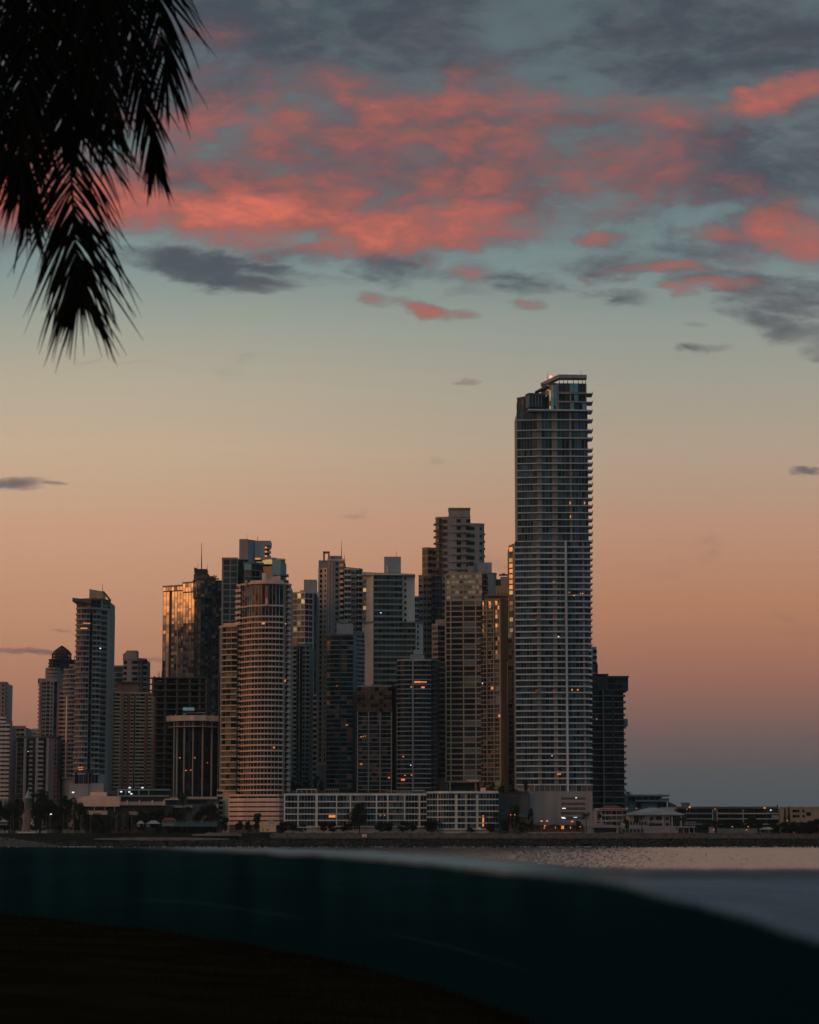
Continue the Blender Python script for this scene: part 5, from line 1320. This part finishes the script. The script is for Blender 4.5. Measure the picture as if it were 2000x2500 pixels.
# ------------------------------------------------------------------ low buildings and street furniture
def hip(T, name, Y, px0, px1, py_top, py_bot, depth, m, ridge=.25):
    a, b = P(px0, py_bot, Y), P(px1, py_bot, Y); z0, z1 = a.z, Zat(py_top, Y); mb = MB(); r0 = a.x + (b.x - a.x) * (.5 - ridge / 2); r1 = a.x + (b.x - a.x) * (.5 + ridge / 2); yc = Y + depth / 2
    c = [(a.x, Y, z0), (b.x, Y, z0), (b.x, Y + depth, z0), (a.x, Y + depth, z0)]; A, B = (r0, yc, z1), (r1, yc, z1)
    mb.face([c[0], c[1], B, A], m); mb.face([c[1], c[2], B], m); mb.face([c[2], c[3], A, B], m); mb.face([c[3], c[0], A], m); mb.face([c[3], c[2], c[1], c[0]], m)
    T.part(name, mb)
T = new('podium', 'dark shared podium deck behind the long white waterfront blocks', 'podium', 900, 1400)
blk(T, 'deck', 1402, 706, 1216, 1935, 2010, 34, 'dark_concrete')
T.finish()
T = new('podium', 'stepped pink podium with dark parking openings below the towers on the left', 'podium', 300, 1392)
Y = 1392
blk(T, 'wall', Y + 8, 168, 252, 1912, 1990, 20, 'mauve_grey'); blk(T, 'wall', Y + 9, 252, 290, 1930, 1990, 20, 'dark_concrete')
for k, (a_, b_, t_) in enumerate(((176, 190, 1950), (190, 202, 1946), (202, 216, 1944), (216, 232, 1942), (232, 258, 1943), (258, 292, 1944))):
    blk(T, 'planter_wall', Y - k * .4, a_, b_, t_, 1969, 7, 'rose_white')
blk(T, 'planter_wall', Y + 3, 220, 260, 1934, 1943, 6, 'rose_white')
blk(T, 'planter_wall', Y - 2, 292, 403, 1957, 1966, 7, 'beige_wall')
for px in (309, 339, 370, 399): blk(T, 'pilaster', Y - 2.4, px, px + 3, 1953, 1966, 2, 'rose_white')
blk(T, 'wall', Y + 1, 205, 420, 1967, 2012, 18, 'black_metal')
blk(T, 'parking_band', Y - 1, 205, 262, 1979, 1989, 6, 'rose_white'); blk(T, 'parking_band', Y, 315, 367, 1981, 1990, 6, 'beige_wall')
for px in (205, 229, 255, 279): blk(T, 'column', Y - 1, px, px + 1.8, 1968, 1981, 2, 'beige_wall')
blk(T, 'canopy', Y + 6, 286, 415, 1926, 1930, 10, 'teal_wall'); blk(T, 'terrace_rail', Y + 5, 288, 412, 1941, 1945, .6, 'teal_wall')
for px in (287, 306, 338, 362): blk(T, 'column', Y + 6, px, px + 2, 1930, 1945, 1.5, 'blue_grey_wall')
blk(T, 'wall', Y + 14, 290, 415, 1930, 1990, 10, 'dark_concrete')
for px, py in ((316, 1933.5), (321, 1938), (317, 1923), (348, 1923), (296, 1933)):
    mb = MB(); q = P(px, py, Y + 5); mb.box(q.x - .6, q.x + .6, Y + 4.6, Y + 5, q.z - .3, q.z + .3, 'lit_white'); T.part('lamp', mb)
T.finish()
T = new('podium', 'low cream-edged podium wrapped round the foot of the round hotel', 'podium', 470, 1400)
Y = 1400
blk(T, 'wall', Y + 2, 404, 533, 1951, 2010, 16, 'dark_concrete')
blk(T, 'parapet', Y, 452, 531, 1945, 1951, 3, 'beige_wall'); blk(T, 'parapet', Y - 1, 402, 436, 1950, 1953, 8, 'rose_white'); blk(T, 'roof_house', Y, 415, 433, 1946, 1951, 5, 'beige_wall')
blk(T, 'window_band', Y - .4, 404, 432, 1954, 1962, .6, 'glass_navy'); blk(T, 'window_band', Y + 1.6, 456, 506, 1953, 1962, .6, 'glass_navy')
blk(T, 'parapet', Y - 1, 405, 470, 1966, 1972, 3, 'beige_wall'); blk(T, 'parapet', Y, 515, 533, 1963, 1973, 3, 'beige_wall')
T.finish()
# spire
T = new('spire_monument', 'slender monument with pointed white glass tip and orange-lit shaft among dark trees', 'monument', 68, 1358)
q = P(68, 1980, 1358); w_ = P(77, 1980, 1358).x - q.x
def ngon(r_, n=6, o=0): return [(q.x + r_ * cos(2 * pi * k / n + o), 1358 + r_ * sin(2 * pi * k / n + o)) for k in range(n)]
emit('spire_glow', (1.0, .33, .12), .02)
mb = MB(); mb.prism(ngon(w_ * .8), G, Zat(1974, 1358), 'spire_glow'); T.part('shaft', mb)
mb = MB(); mb.prism(ngon(w_ * .95), Zat(1974, 1358), Zat(1949, 1358), 'glass_curtain'); T.part('lantern', mb)
mb = MB(); pg = ngon(w_ * 1.0); zt = Zat(1927, 1358); zb = Zat(1949, 1358) + .01
for k in range(6): mb.face([(*pg[k], zb), (*pg[(k + 1) % 6], zb), (q.x, 1358, zt)], 'villa_white')
mb.face([(*p, zb) for p in pg[::-1]], 'white_paint'); T.part('tip', mb)
T.finish()
T = new('waterfront_kiosk', 'small pale pyramid-roofed kiosk at the far left water edge', 'kiosk', 9, 1356)
blk(T, 'wall', 1356, -2, 17, 2006, 2014, 3, 'mauve_grey'); hip(T, 'roof', 1355, -4, 20, 2001, 2006, 5, 'beige_wall', .1)
for px in (1, 7, 13): blk(T, 'window', 1355.9, px, px + 3, 2008, 2012, .3, 'glass_black')
T.finish()
T = new('moored_boat', 'long low white boat shape with small cabin lying below the spire', 'boat', 66, 1355)
q0, q1 = P(44, 2013, 1355), P(90, 2013, 1355); z0, z1 = G, G + .9; mb = MB()
mb.prism([(q0.x, 1355.6), (q0.x + 1.2, 1354.6), (q1.x - .6, 1354.6), (q1.x, 1355.6), (q1.x - .6, 1356.6), (q0.x + 1.2, 1356.6)], z0, z1, 'white_paint'); T.part('hull', mb)
blk(T, 'cabin', 1355.2, 75, 78, 2006, 2013, 1, 'white_paint')
T.finish()
LAMPG = 'thin unlit lamp posts on the left promenade'
def lamp(px, top, label, m, group=None, base=None, Y=1357, arm=.6, s=.25):
    T = new('street_lamp', label, 'street lamp', px, Y, group)
    z0 = G if base is None else Zat(base, Y); zt = Zat(top, Y); x = P(px, top, Y).x
    if base is not None: T.o.location.z = z0
    mb = MB(); mb.tube([(x, Y, z0), (x, Y, (z0 + zt) / 2), (x, Y, zt)], [.09, .07, .06], 'grey_metal', 5); T.part('pole', mb)
    mb = MB(); mb.prism([(x - s, Y - s), (x + s, Y - s), (x + s, Y + s), (x - s, Y + s)], zt, zt + s * 1.3, m); T.part('lamp_head', mb)
    T.finish()
for px in (27, 33, 49, 113, 121, 155, 166, 197, 201, 222, 282, 286, 303, 322): lamp(px, 1990 + (px * 7) % 5, 'thin unlit lamp post on the left shore promenade', 'grey_metal', LAMPG)
lamp(124.5, 1989, 'lit white street lamp low among the trees right of the spire', 'lit_white', s=.45)
lamp(178.5, 1936, 'bright lit lamp at the crown of the tree by the pink podium', 'lit_white', Y=1368, s=.55)
for px, top, l in ((1322.5, 2006, 'first orange lamp over the lit restaurant, beside its twin'), (1336, 2006, 'second orange lamp over the lit restaurant, beside its twin'), (1397, 2007, 'third orange lamp over the lit restaurant, standing apart at right'),
                   (1247, 1990, 'left orange lamp in the trees before the grey parking block'), (1257, 1990, 'right orange lamp in the trees before the grey parking block'), (1417, 2019, 'small low orange lamp beside the round tree right of the restaurant'),
                   (1531, 1974, 'left orange lamp of two on the terrace behind the villas'), (1554, 1974, 'right orange lamp of two on the terrace behind the villas'), (1867, 1974, 'bright orange lamp near the right end of the green-balconied block roof'),
                   (1684, 1972, 'large orange flood lamp at the left end of the green-balconied block roof'), (1746, 1976, 'small orange lamp on the roof of the green-balconied block'), (1922, 2004, 'small orange lamp under the cypress pair'),
                   (1743, 2026, 'white-orange lamp low beside the garden wall'), (1823, 2027, 'dim orange lamp low in the garden right of the low wall'), (1827, 2019, 'tiny orange lamp in the bushes before the green-balconied block'), (1788, 2019, 'faint orange lamp left in the bushes before the green-balconied block')):
    YY = 1420 if px in (1867, 1684, 1746) else (1480 if px in (1531, 1554) else 1354)
    big_ = px in (1684, 1867, 1397, 1322.5, 1336)
    lamp(px, top, l, 'lit_amber', Y=YY, s=.55 if big_ else .3, base=None if YY == 1354 else 1986)
def plight(px, py, Y, e, col=(1, .5, .2), r_=.3):
    d_ = bpy.data.lights.new('lamp_light', 'POINT'); d_.energy = e; d_.color = col; d_.shadow_soft_size = r_
    o = bpy.data.objects.new('lamp_light', d_); COL.objects.link(o); o.location = P(px, py, Y)
for px in (1323, 1337, 1370, 1397): plight(px, 2014, 1356.5, 55)
plight(1183, 2022, 1352, 60, (1, .6, .2)); plight(1684, 1975, 1418, 60)
plight(1195, 1925, 1405, 90, (1, .75, .3))
# restaurant
T = new('restaurant', 'low restaurant under dark pavilion roofs glowing orange inside, below the pale podium', 'restaurant', 1360, 1360)
blk(T, 'wall', 1366, 1290, 1425, 2012, 2032, 4, 'brown_wall')
for a_, b_, t_ in ((1292, 1345, 2007), (1345, 1392, 2008), (1392, 1426, 2008)): hip(T, 'roof', 1357, a_, b_, t_, 2014, 10, 'dark_concrete', .1)
for px in (1296, 1318, 1344, 1368, 1391, 1407, 1423): blk(T, 'post', 1358, px, px + 1.2, 2014, 2034, .4, 'black_metal')
for px, py, ww, hh in ((1329, 2013, 3, 5), (1328, 2020, 2, 3), (1371, 2016, 6, 8), (1356, 2018, 1, 5), (1392, 2018, 2, 5)): blk(T, 'lit_window', 1365.8, px, px + ww, py, py + hh, .3, 'lit_warm')
blk(T, 'terrace_wall', 1356, 1288, 1420, 2031, 2035, .5, 'grey_concrete')
T.finish()
T = new('restaurant_wall', 'brownish wall with arched roof left of the lit restaurant', 'building', 1270, 1362)
blk(T, 'wall', 1364, 1243, 1291, 1994, 2032, 6, 'brown_wall'); hip(T, 'roof', 1362, 1240, 1294, 1988, 1995, 9, 'dark_concrete', .3)
T.finish()
# villas
T = new('villa', 'white three-storey villa with a dark red hipped roof beside the dark right tower', 'villa', 1490, 1375)
Y = 1375
vol(T, Y, (1452, 0), [('p', 1470, 0, {'cols': [.5], 'w': 1.6, 'h': 2.2, 'm': 'villa_white'}), ('b', 1530, 0, {'m': 'villa_white', 'par': .7, 'proj': 1.4})], 1978, 2018, 3, wall='villa_white', slab='villa_white', glass=('glass_navy', 'glass_black', 'glass_curtain'), mull=2.0, mullm='villa_white', depth=14)
hip(T, 'roof', Y - 2.5, 1460, 1532, 1966, 1978, 16, 'red_tile', .35); blk(T, 'eave', Y - 2.6, 1460, 1532, 1978, 1979.5, 16, 'mauve_grey')
mb = MB(); q = P(1463.5, 1992, Y - .35)
mb.face([(q.x + 1.1 * cos(a), q.y, q.z + 1.1 * sin(a)) for a in [pi * k / 8 for k in range(9)]] + [(q.x - 1.1, q.y, q.z - 1), (q.x + 1.1, q.y, q.z - 1)], 'glass_black'); T.part('arched_window', mb)
for px in (1478, 1492, 1506, 1520): blk(T, 'column', Y - 1.5, px, px + 1.2, 1980, 2018, .5, 'villa_white')
T.finish()
T = new('pool_house', 'low flat-roofed white house with a wide dark opening on the sea wall', 'house', 1470, 1358)
Y = 1358
blk(T, 'wall', Y, 1428, 1446, 2019, 2036, 8, 'villa_white'); blk(T, 'roof', Y - .6, 1432, 1500, 2014, 2018.5, 10, 'mauve_grey'); blk(T, 'roof', Y - .5, 1436, 1474, 2009, 2014, 10, 'mauve_grey')
blk(T, 'wall', Y + .5, 1446, 1450, 2018.5, 2036, 8, 'villa_white'); blk(T, 'opening', Y + 2.5, 1448, 1508, 2021, 2034, 1, 'black_metal'); blk(T, 'wall', Y, 1506, 1510, 2018, 2036, 8, 'villa_white'); blk(T, 'roof', Y - .4, 1446, 1511, 2018.5, 2021, 9, 'villa_white')
blk(T, 'terrace_wall', Y - 1, 1440, 1512, 2033, 2036, .6, 'villa_white')
T.finish()
T = new('villa', 'wide white villa with broad pale grey hipped roof and arched windows', 'villa', 1600, 1368)
Y = 1368
vol(T, Y, (1530, 2), [('w', 1548, 0, {'m': 'villa_white'}), ('r', 1560, 1, {'glass': DK}), ('w', 1586, 0, {'m': 'villa_white'}), ('p', 1636, 0, {'cols': [.12, .88], 'w': 1.5, 'h': 1.5, 'm': 'villa_white'}), ('r', 1664, 2, {'glass': DK, 'mull': 1.4})], 1991, 2020, 2, wall='villa_white', slab='villa_white', glass=DK, mull=1.6, mullm='villa_white', depth=14)
hip(T, 'roof', Y - 3, 1527, 1672, 1971, 1987, 22, 'blue_grey_wall', .12); blk(T, 'eave', Y - 3.2, 1530, 1670, 1987, 1990, 20, 'villa_white')
for cx_, rr2 in ((1608.5, 8), (1590, 3.2)):
    mb = MB(); q = P(cx_, 2001, Y - .6); s_ = rr2 * Y / F
    mb.face([(q.x + s_ * cos(a), q.y, q.z + s_ * sin(a)) for a in [pi * k / 8 for k in range(9)]], 'glass_black'); T.part('arched_window', mb)
blk(T, 'wall', Y - 2, 1517, 1580, 2008, 2018, 4, 'villa_white')
for px in range(1532, 1575, 7): blk(T, 'window', Y - 2.2, px, px + 4, 2006, 2014, .3, 'glass_black')
for px in range(1584, 1618, 6): blk(T, 'window', Y - .7, px, px + 4, 2010, 2016, .3, 'glass_black')
for px in (1530, 1582, 1618, 1640, 1662): blk(T, 'column', Y - 1.5, px, px + 3, 1990, 2020, 1, 'villa_white')
blk(T, 'terrace', Y - 8, 1515, 1698, 2017, 2020.5, 9, 'villa_white'); blk(T, 'terrace_wall', Y - 7.8, 1515, 1655, 2020.5, 2040, 6, 'mauve_grey')
for px in range(1520, 1572, 9): blk(T, 'window', Y - 8.1, px, px + 6, 2024, 2032, .3, 'glass_teal')
for px in (1655, 1668, 1682, 1694): blk(T, 'pergola_post', Y - 7.6, px, px + 2, 2020.5, 2035, .6, 'villa_white')
blk(T, 'pergola', Y - 7.8, 1644, 1698, 2034, 2036, 6, 'villa_white')
for px in range(1672, 1699, 6): blk(T, 'railing_post', Y - 7.6, px, px + 1, 2007, 2017, .4, 'villa_white')
blk(T, 'pergola', Y - 7.6, 1672, 1699, 2006, 2007.5, 4, 'villa_white')
T.finish()
T = new('modern_house', 'grey two-level modern house with long balcony behind the villas', 'house', 1580, 1500)
Y = 1500
vol(T, Y, (1524, 0), [('w', 1534, 0), ('r', 1552, 0), ('g', 1616, 0)], 1944, 1956, 1, wall='blue_grey_wall', slab='blue_grey_wall', glass=DK, par=.1, mull=4, mullm='blue_grey_wall', down=Zat(1957, Y), depth=14)
vol(T, Y + 1, (1524, 0), [('w', 1553, 0), ('r', 1566, 0), ('w', 1604, 0), ('r', 1628, 0)], 1956, 1972, 1, wall='blue_grey_wall', slab='blue_grey_wall', glass=DK, roofcap=False, depth=14)
blk(T, 'roof', Y - 2, 1528, 1635, 1940, 1944, 18, 'blue_grey_wall'); blk(T, 'balcony', Y - 3, 1552, 1634, 1953, 1957, 5, 'blue_grey_wall'); blk(T, 'balcony', Y - 3, 1610, 1634, 1949, 1953, .4, 'grey_metal')
T.finish()
T = new('low_building', 'pale pinkish low building with rooftop box behind the grey villa roof', 'building', 1630, 1470)
blk(T, 'wall', 1470, 1612, 1656, 1971, 1990, 14, 'rose_white'); blk(T, 'roof_block', 1474, 1667, 1684, 1961, 1972, 6, 'blue_grey_wall'); blk(T, 'roof_block', 1473, 1664, 1686, 1959.5, 1961, 8, 'blue_grey_wall'); blk(T, 'wall', 1472, 1656, 1690, 1971, 1985, 12, 'mauve_grey')
blk(T, 'sloped_roof', 1476, 1634, 1652, 1958, 1972, 8, 'dark_concrete', top_r=1966)
T.finish()
T = new('balcony_block', 'long dark low block with pale green balcony fronts at right', 'apartment block', 1780, 1425)
Y = 1425
vol(T, Y, (1653, 0), [('r', 1700, 0), ('r', 1742, 0), ('r', 1752, 0, {'glass': ('glass_curtain',)}), ('r', 1901, 0)], 1974, 2032, 4, wall='dark_concrete', slab='teal_wall', glass=('glass_black', 'glass_black', 'glass_teal'), mull=7, mullm='dark_concrete', depth=14, roofcap='dark_concrete')
for k, (a_, b_, m_) in enumerate(((1672, 1742, 'teal_wall'), (1752, 1901, 'beige_wall'))):
    for py in (1986, 1999, 2012): blk(T, 'balcony', Y - 1.6, a_ + (py - 1986) * .1, b_, py - 1.5, py + 1.5, 1.6, m_ if py < 1990 else ('teal_wall' if k == 0 else 'grey_concrete'))
for px in (1740, 1751, 1815): blk(T, 'pilaster', Y - 1.8, px, px + 2.2, 1976, 2028, 1.6, 'grey_concrete')
blk(T, 'balcony', Y - 1.4, 1885, 1902, 1990, 2001, 1.4, 'blue_grey_wall')
for px, w2 in ((1702, 8), (1725, 2), (1738, 13), (1782, 3), (1788, 3), (1845, 3), (1852, 3)): blk(T, 'roof_unit', Y + 4, px, px + w2, 1969, 1974, 3, 'black_metal')
lights(T, [(1882, 1978, 1, .8, 'lit_white')])
T.finish()
T = new('sandstone_building', 'low sandstone building with small dark windows at the far right edge', 'building', 1960, 1480)
vol(T, 1480, (1904, 0), [('p', 2030, -2, {'cols': [.27, .31, .36, .46, .84], 'w': 1.4, 'h': 1.6, 'm': 'tan_wall'})], 1974, 1999, 2, wall='tan_wall', slab='tan_wall', glass=('glass_black',), depth=16, roofcap='tan_wall')
blk(T, 'window', 1478.4, 1969, 1980, 1983, 1991, .5, 'glass_black'); blk(T, 'wall', 1478, 1940, 1990, 1999, 2010, 4, 'tan_wall')
T.finish()
T = new('garden_pavilion', 'pale curved garden canopy low before the right end of the green-balconied block', 'pavilion', 1878, 1360)
hip(T, 'roof', 1358, 1852, 1900, 2019, 2025, 6, 'beige_wall', .4)
for px in (1856, 1876, 1895): blk(T, 'post', 1358.5, px, px + 1, 2025, 2034, .4, 'beige_wall')
T.finish()
T = new('garden_wall', 'grey-green low garden wall between two low lamps at right', 'wall', 1790, 1358)
blk(T, 'wall', 1358, 1752, 1850, 2023, 2034, 1, 'teal_wall')
for k in range(14): blk(T, 'fence_post', 1357.8, 1756 + k * 7, 1757 + k * 7, 2020, 2034, .2, 'grey_metal')
T.finish()
T = new('garden_shed', 'small bluish shed beside the low lamp left of the garden wall', 'shed', 1737, 1357)
blk(T, 'wall', 1357, 1732, 1745, 2021, 2034, 3, 'blue_grey_wall'); hip(T, 'roof', 1356.5, 1730, 1747, 2018, 2021, 4, 'grey_metal', .3)
T.finish()
T = new('white_hut', 'small cream box hut standing on the sea wall left of the white block', 'hut', 653, 1354)
blk(T, 'wall', 1352, 634, 674, 2015, 2031, 5, 'cream_slab'); blk(T, 'roof', 1351.8, 633, 675, 2013.5, 2015, 5.6, 'rose_white'); blk(T, 'door', 1351.8, 641, 643, 2020, 2030, .3, 'brown_wall'); blk(T, 'vent', 1351.8, 651, 656, 2024, 2027, .3, 'dark_concrete')
blk(T, 'tank', 1354, 656, 668, 2000, 2013.5, 3, 'blue_grey_wall')
T.finish()
T = new('beach_canopy', 'small white flat canopy on posts before the left end of the white block', 'canopy', 744, 1354)
blk(T, 'roof', 1353, 725, 764, 2019, 2021, 3, 'white_paint')
for px in (727, 740, 751, 761): blk(T, 'post', 1353.5, px, px + .9, 2021, 2033, .3, 'white_paint')
T.finish()
T = new('gate_post', 'small pale square hatch set in the sea wall below the round-headed tree', 'hatch', 890, 1348)
blk(T, 'panel', 1347.2, 884, 896, 2036, 2044, .5, 'rose_white'); blk(T, 'frame', 1347.3, 883, 897, 2035, 2036, .5, 'stone')
T.finish()
for nm, px0, px1, top, l in (('tent', 333, 352, 2004, 'small pale tent, left of the pair on the shore lawn'), ('tent', 356, 392, 2003, 'larger grey gabled tent, right of the pair on the shore lawn')):
    T = new(nm, l, 'tent', (px0 + px1) / 2, 1357)
    hip(T, 'roof', 1356, px0, px1, top, 2011, 5, 'blue_grey_wall', .3)
    for px in (px0 + 1, px1 - 2): blk(T, 'post', 1356.3, px, px + 1, 2011, 2018, .3, 'grey_metal')
    blk(T, 'side_panel', 1357, px0 + 2, px0 + 9, 2011, 2018, .2, 'blue_grey_wall')
    T.finish()
T = new('fence', 'blue screened construction fence below the round hotel', 'fence', 478, 1356)
blk(T, 'screen', 1356, 424, 531, 2009, 2018, .2, 'blue_screen'); blk(T, 'screen', 1356.1, 396, 424, 2010, 2017, .2, 'teal_wall')
for k in range(28): blk(T, 'post', 1355.8, 398 + k * 4.9, 398.9 + k * 4.9, 2004, 2009, .2, 'beige_wall')
T.finish()
T = new('thatched_pavilion', 'low pavilion with a reddish roof beside the blue screened fence', 'pavilion', 412, 1360)
hip(T, 'roof', 1359, 394, 431, 1996, 2003, 6, 'red_tile', .5); blk(T, 'wall', 1360.5, 398, 427, 2003, 2012, 3, 'dark_concrete')
for px in (396, 412, 428): blk(T, 'post', 1359.3, px, px + 1, 2003, 2013, .3, 'beige_wall')
T.finish()

# number the look-alikes of each row from the left
SHORT = {}
for o in list(COL.objects):
    if o.parent is None and 'group' in o: SHORT.setdefault((o['group'], o['label']), []).append(o)
BASE = {'dark leafy trees massed along the left waterfront': 'dark leafy tree in the dense left waterfront row, %s from the left',
        'olive shrubs below the left trees': 'olive shrub in the low hedge under the left trees, %s from the left',
        'garden shrubs before the long white block': 'dark garden shrub before the long white block, %s from the left',
        'bushes below the grey parking block': 'dark bush below the grey parking block, %s from the left',
        'garden trees before the green-balconied block': 'dark garden tree before the green-balconied block, %s from the left',
        'clump of trees at the far right shore': 'dark tree of the thick clump at far right, %s from the left',
        'trees on the podium roof': 'dark tree on the podium roof behind the white block, %s from the left',
        'lamp-lit podium shrubs': 'olive lamp-lit shrub on the podium above the right white block, %s from the left',
        'thin unlit lamp posts on the left promenade': 'thin unlit lamp post on the left promenade, %s from the left'}
for (g_, l_), lst in SHORT.items():
    if len(lst) < 2 or g_ not in BASE: continue
    lst.sort(key=lambda o: o.location.x)
    for i, o in enumerate(lst): o['label'] = BASE[g_] % ORD[i]

# ------------------------------------------------------------------ foreground palm hanging in from the upper left
PY = 15.0
crown = P(-260, -330, PY)
pt = Thing('palm_tree', 'near-black palm whose long drooping fronds hang into the upper left corner', 'palm tree', (crown.x - .6, PY + .2, .6))
mb = MB(); mb.tube([(crown.x - .6, PY + .2, -.2), (crown.x - .45, PY + .2, 3), (crown.x - .15, PY + .1, 6), (crown.x, PY, crown.z)], [.24, .19, .16, .15], 'bark', 10)
pt.part('trunk', mb)
def frond(ctrl, seed, n=85, L0=.62, Y0=PY, sway=0.0, spread=1.0, start=.1, lf=1.0, rt=1.0):
    """ctrl: photo pixels of the midrib, at depth Y0; leaflets hang off both sides"""
    r_ = random.Random(seed)
    C = [P(px, py, Y0 + (i * sway)) for i, (px, py) in enumerate(ctrl)]
    def cat(t):
        k = min(len(C) - 2, int(t * (len(C) - 1))); u = t * (len(C) - 1) - k
        p0, p1, p2, p3 = C[max(0, k - 1)], C[k], C[k + 1], C[min(len(C) - 1, k + 2)]
        return .5 * ((2 * p1) + (p2 - p0) * u + (2 * p0 - 5 * p1 + 4 * p2 - p3) * u * u + (3 * p1 - p0 - 3 * p2 + p3) * u ** 3)
    mb = MB(); pts = [cat(i / 24) for i in range(25)]
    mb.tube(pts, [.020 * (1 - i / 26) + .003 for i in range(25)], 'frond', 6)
    for i in range(n):
        t = start + (1 - start) * (i + r_.random() * .8) / n
        if t > .995: t = .995
        p = cat(t); tg = (cat(min(1, t + .01)) - cat(max(0, t - .01))).normalized()
        for sg in (-1, 1):
            L = L0 * (1.0 if t < .8 else 1 - .35 * (t - .8) / .2) * r_.uniform(.6, 1.12) * (rt if sg > 0 else lf)
            if r_.random() < .05: continue
            side = Vector((sg, 0, 0))
            yd = r_.uniform(-.55, .55)
            ang = (.98 - .55 * t ** 1.6) * spread * r_.uniform(.75, 1.2)
            d = (tg * cos(ang) + (side - tg * side.dot(tg)).normalized() * sin(ang) + Vector((0, yd * .5, 0))).normalized()
            g_ = r_.uniform(.1, 1.1)
            w_ = r_.uniform(.0055, .0105); prev = p; q = p.copy()
            wd = d.cross(Vector((0, 1, 0)) + Vector((r_.uniform(-.4, .4), 0, r_.uniform(-.4, .4)))).normalized()
            rows_ = []
            S_ = 6
            for k in range(S_ + 1):
                u = k / S_
                ww = w_ * (1.0 if u < .45 else (1 - (u - .45) / .55) ** .8) * (.5 + .5 * min(1, u * 6)) + .0008
                rows_.append((q - wd * ww, q + wd * ww))
                d = (d + Vector((0, 0, -1)) * g_ * .16).normalized()
                q = q + d * (L / S_)
            for k in range(S_):
                a, b = rows_[k], rows_[k + 1]
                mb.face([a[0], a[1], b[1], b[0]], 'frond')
    tg = (cat(1) - cat(.97)).normalized()
    for i in range(16):
        d = (tg + Vector((r_.uniform(-.42, .42), r_.uniform(-.3, .3), 0))).normalized(); q = cat(r_.uniform(.95, 1)); L = L0 * r_.uniform(.35, .66); w_ = r_.uniform(.005, .009)
        wd = d.cross(Vector((0, 1, 0))).normalized(); prev = (q - wd * w_, q + wd * w_)
        for k in range(1, 6):
            u = k / 5; q = q + d * (L / 5); d = (d + Vector((0, 0, -.06))).normalized(); ww = w_ * (1 - u) ** .7 + .0008
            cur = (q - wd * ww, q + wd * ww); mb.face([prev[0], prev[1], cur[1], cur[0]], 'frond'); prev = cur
    pt.part('frond', mb)
frond([(-260, -330), (-60, -420), (110, -250), (172, 0), (172, 300), (180, 540), (196, 715)], 1, 160, .78, PY, 0, 1.08, .25)
frond([(-260, -330), (0, -470), (190, -300), (290, -60), (335, 160), (378, 400)], 2, 110, .54, PY + .5, 0, .75, .25, .9, .9)
frond([(-260, -330), (-120, -380), (20, -250), (60, -20), (55, 230), (50, 430)], 3, 100, .66, PY - .4, 0, .9, .25)
frond([(-260, -330), (60, -520), (220, -420), (320, -230), (375, -40), (408, 190)], 4, 85, .64, PY + .3, 0, .85, .25)
frond([(-260, -330), (-80, -360), (60, -300), (150, -100), (165, 100), (150, 330)], 5, 100, .62, PY + .9, 0, .9, .25)
frond([(-260, -330), (0, -420), (150, -330), (225, -150), (245, 60), (272, 300)], 6, 100, .58, PY - .8, 0, .8, .25)
frond([(-260, -330), (-200, -340), (-110, -220), (-40, 20), (-22, 200), (-5, 360)], 7, 75, .62, PY + .2, 0, .8, .25)
frond([(-260, -330), (-60, -400), (60, -300), (85, -60), (68, 200), (72, 530)], 8, 110, .60, PY + .6, 0, .8, .25)
frond([(-260, -330), (-40, -400), (90, -300), (190, -120), (215, 80), (205, 300)], 9, 90, .60, PY + 1.3, 0, .9, .25)
pt.finish()

# ------------------------------------------------------------------ thin evening air over the bay
mb = MB(); hz_ = 14000
mb.box(-hz_, hz_, -400, hz_, -4.5, 330, 'black_metal')
hz = mb.build('haze', kind='stuff')
hm = bpy.data.materials.new('haze'); hm.use_nodes = True; ht = NT(hm.node_tree); ht.n.clear()
ho = ht.node('ShaderNodeOutputMaterial'); hv = ht.node('ShaderNodeVolumePrincipled')
hv.inputs['Color'].default_value = (.72, .86, .92, 1); hv.inputs['Density'].default_value = 3.2e-5; hv.inputs['Anisotropy'].default_value = .1
ht.l.new(hv.outputs[0], ho.inputs['Volume']); hz.data.materials.clear(); hz.data.materials.append(hm)
tag(hz, 'thin bluish evening haze over the bay and city', 'haze')
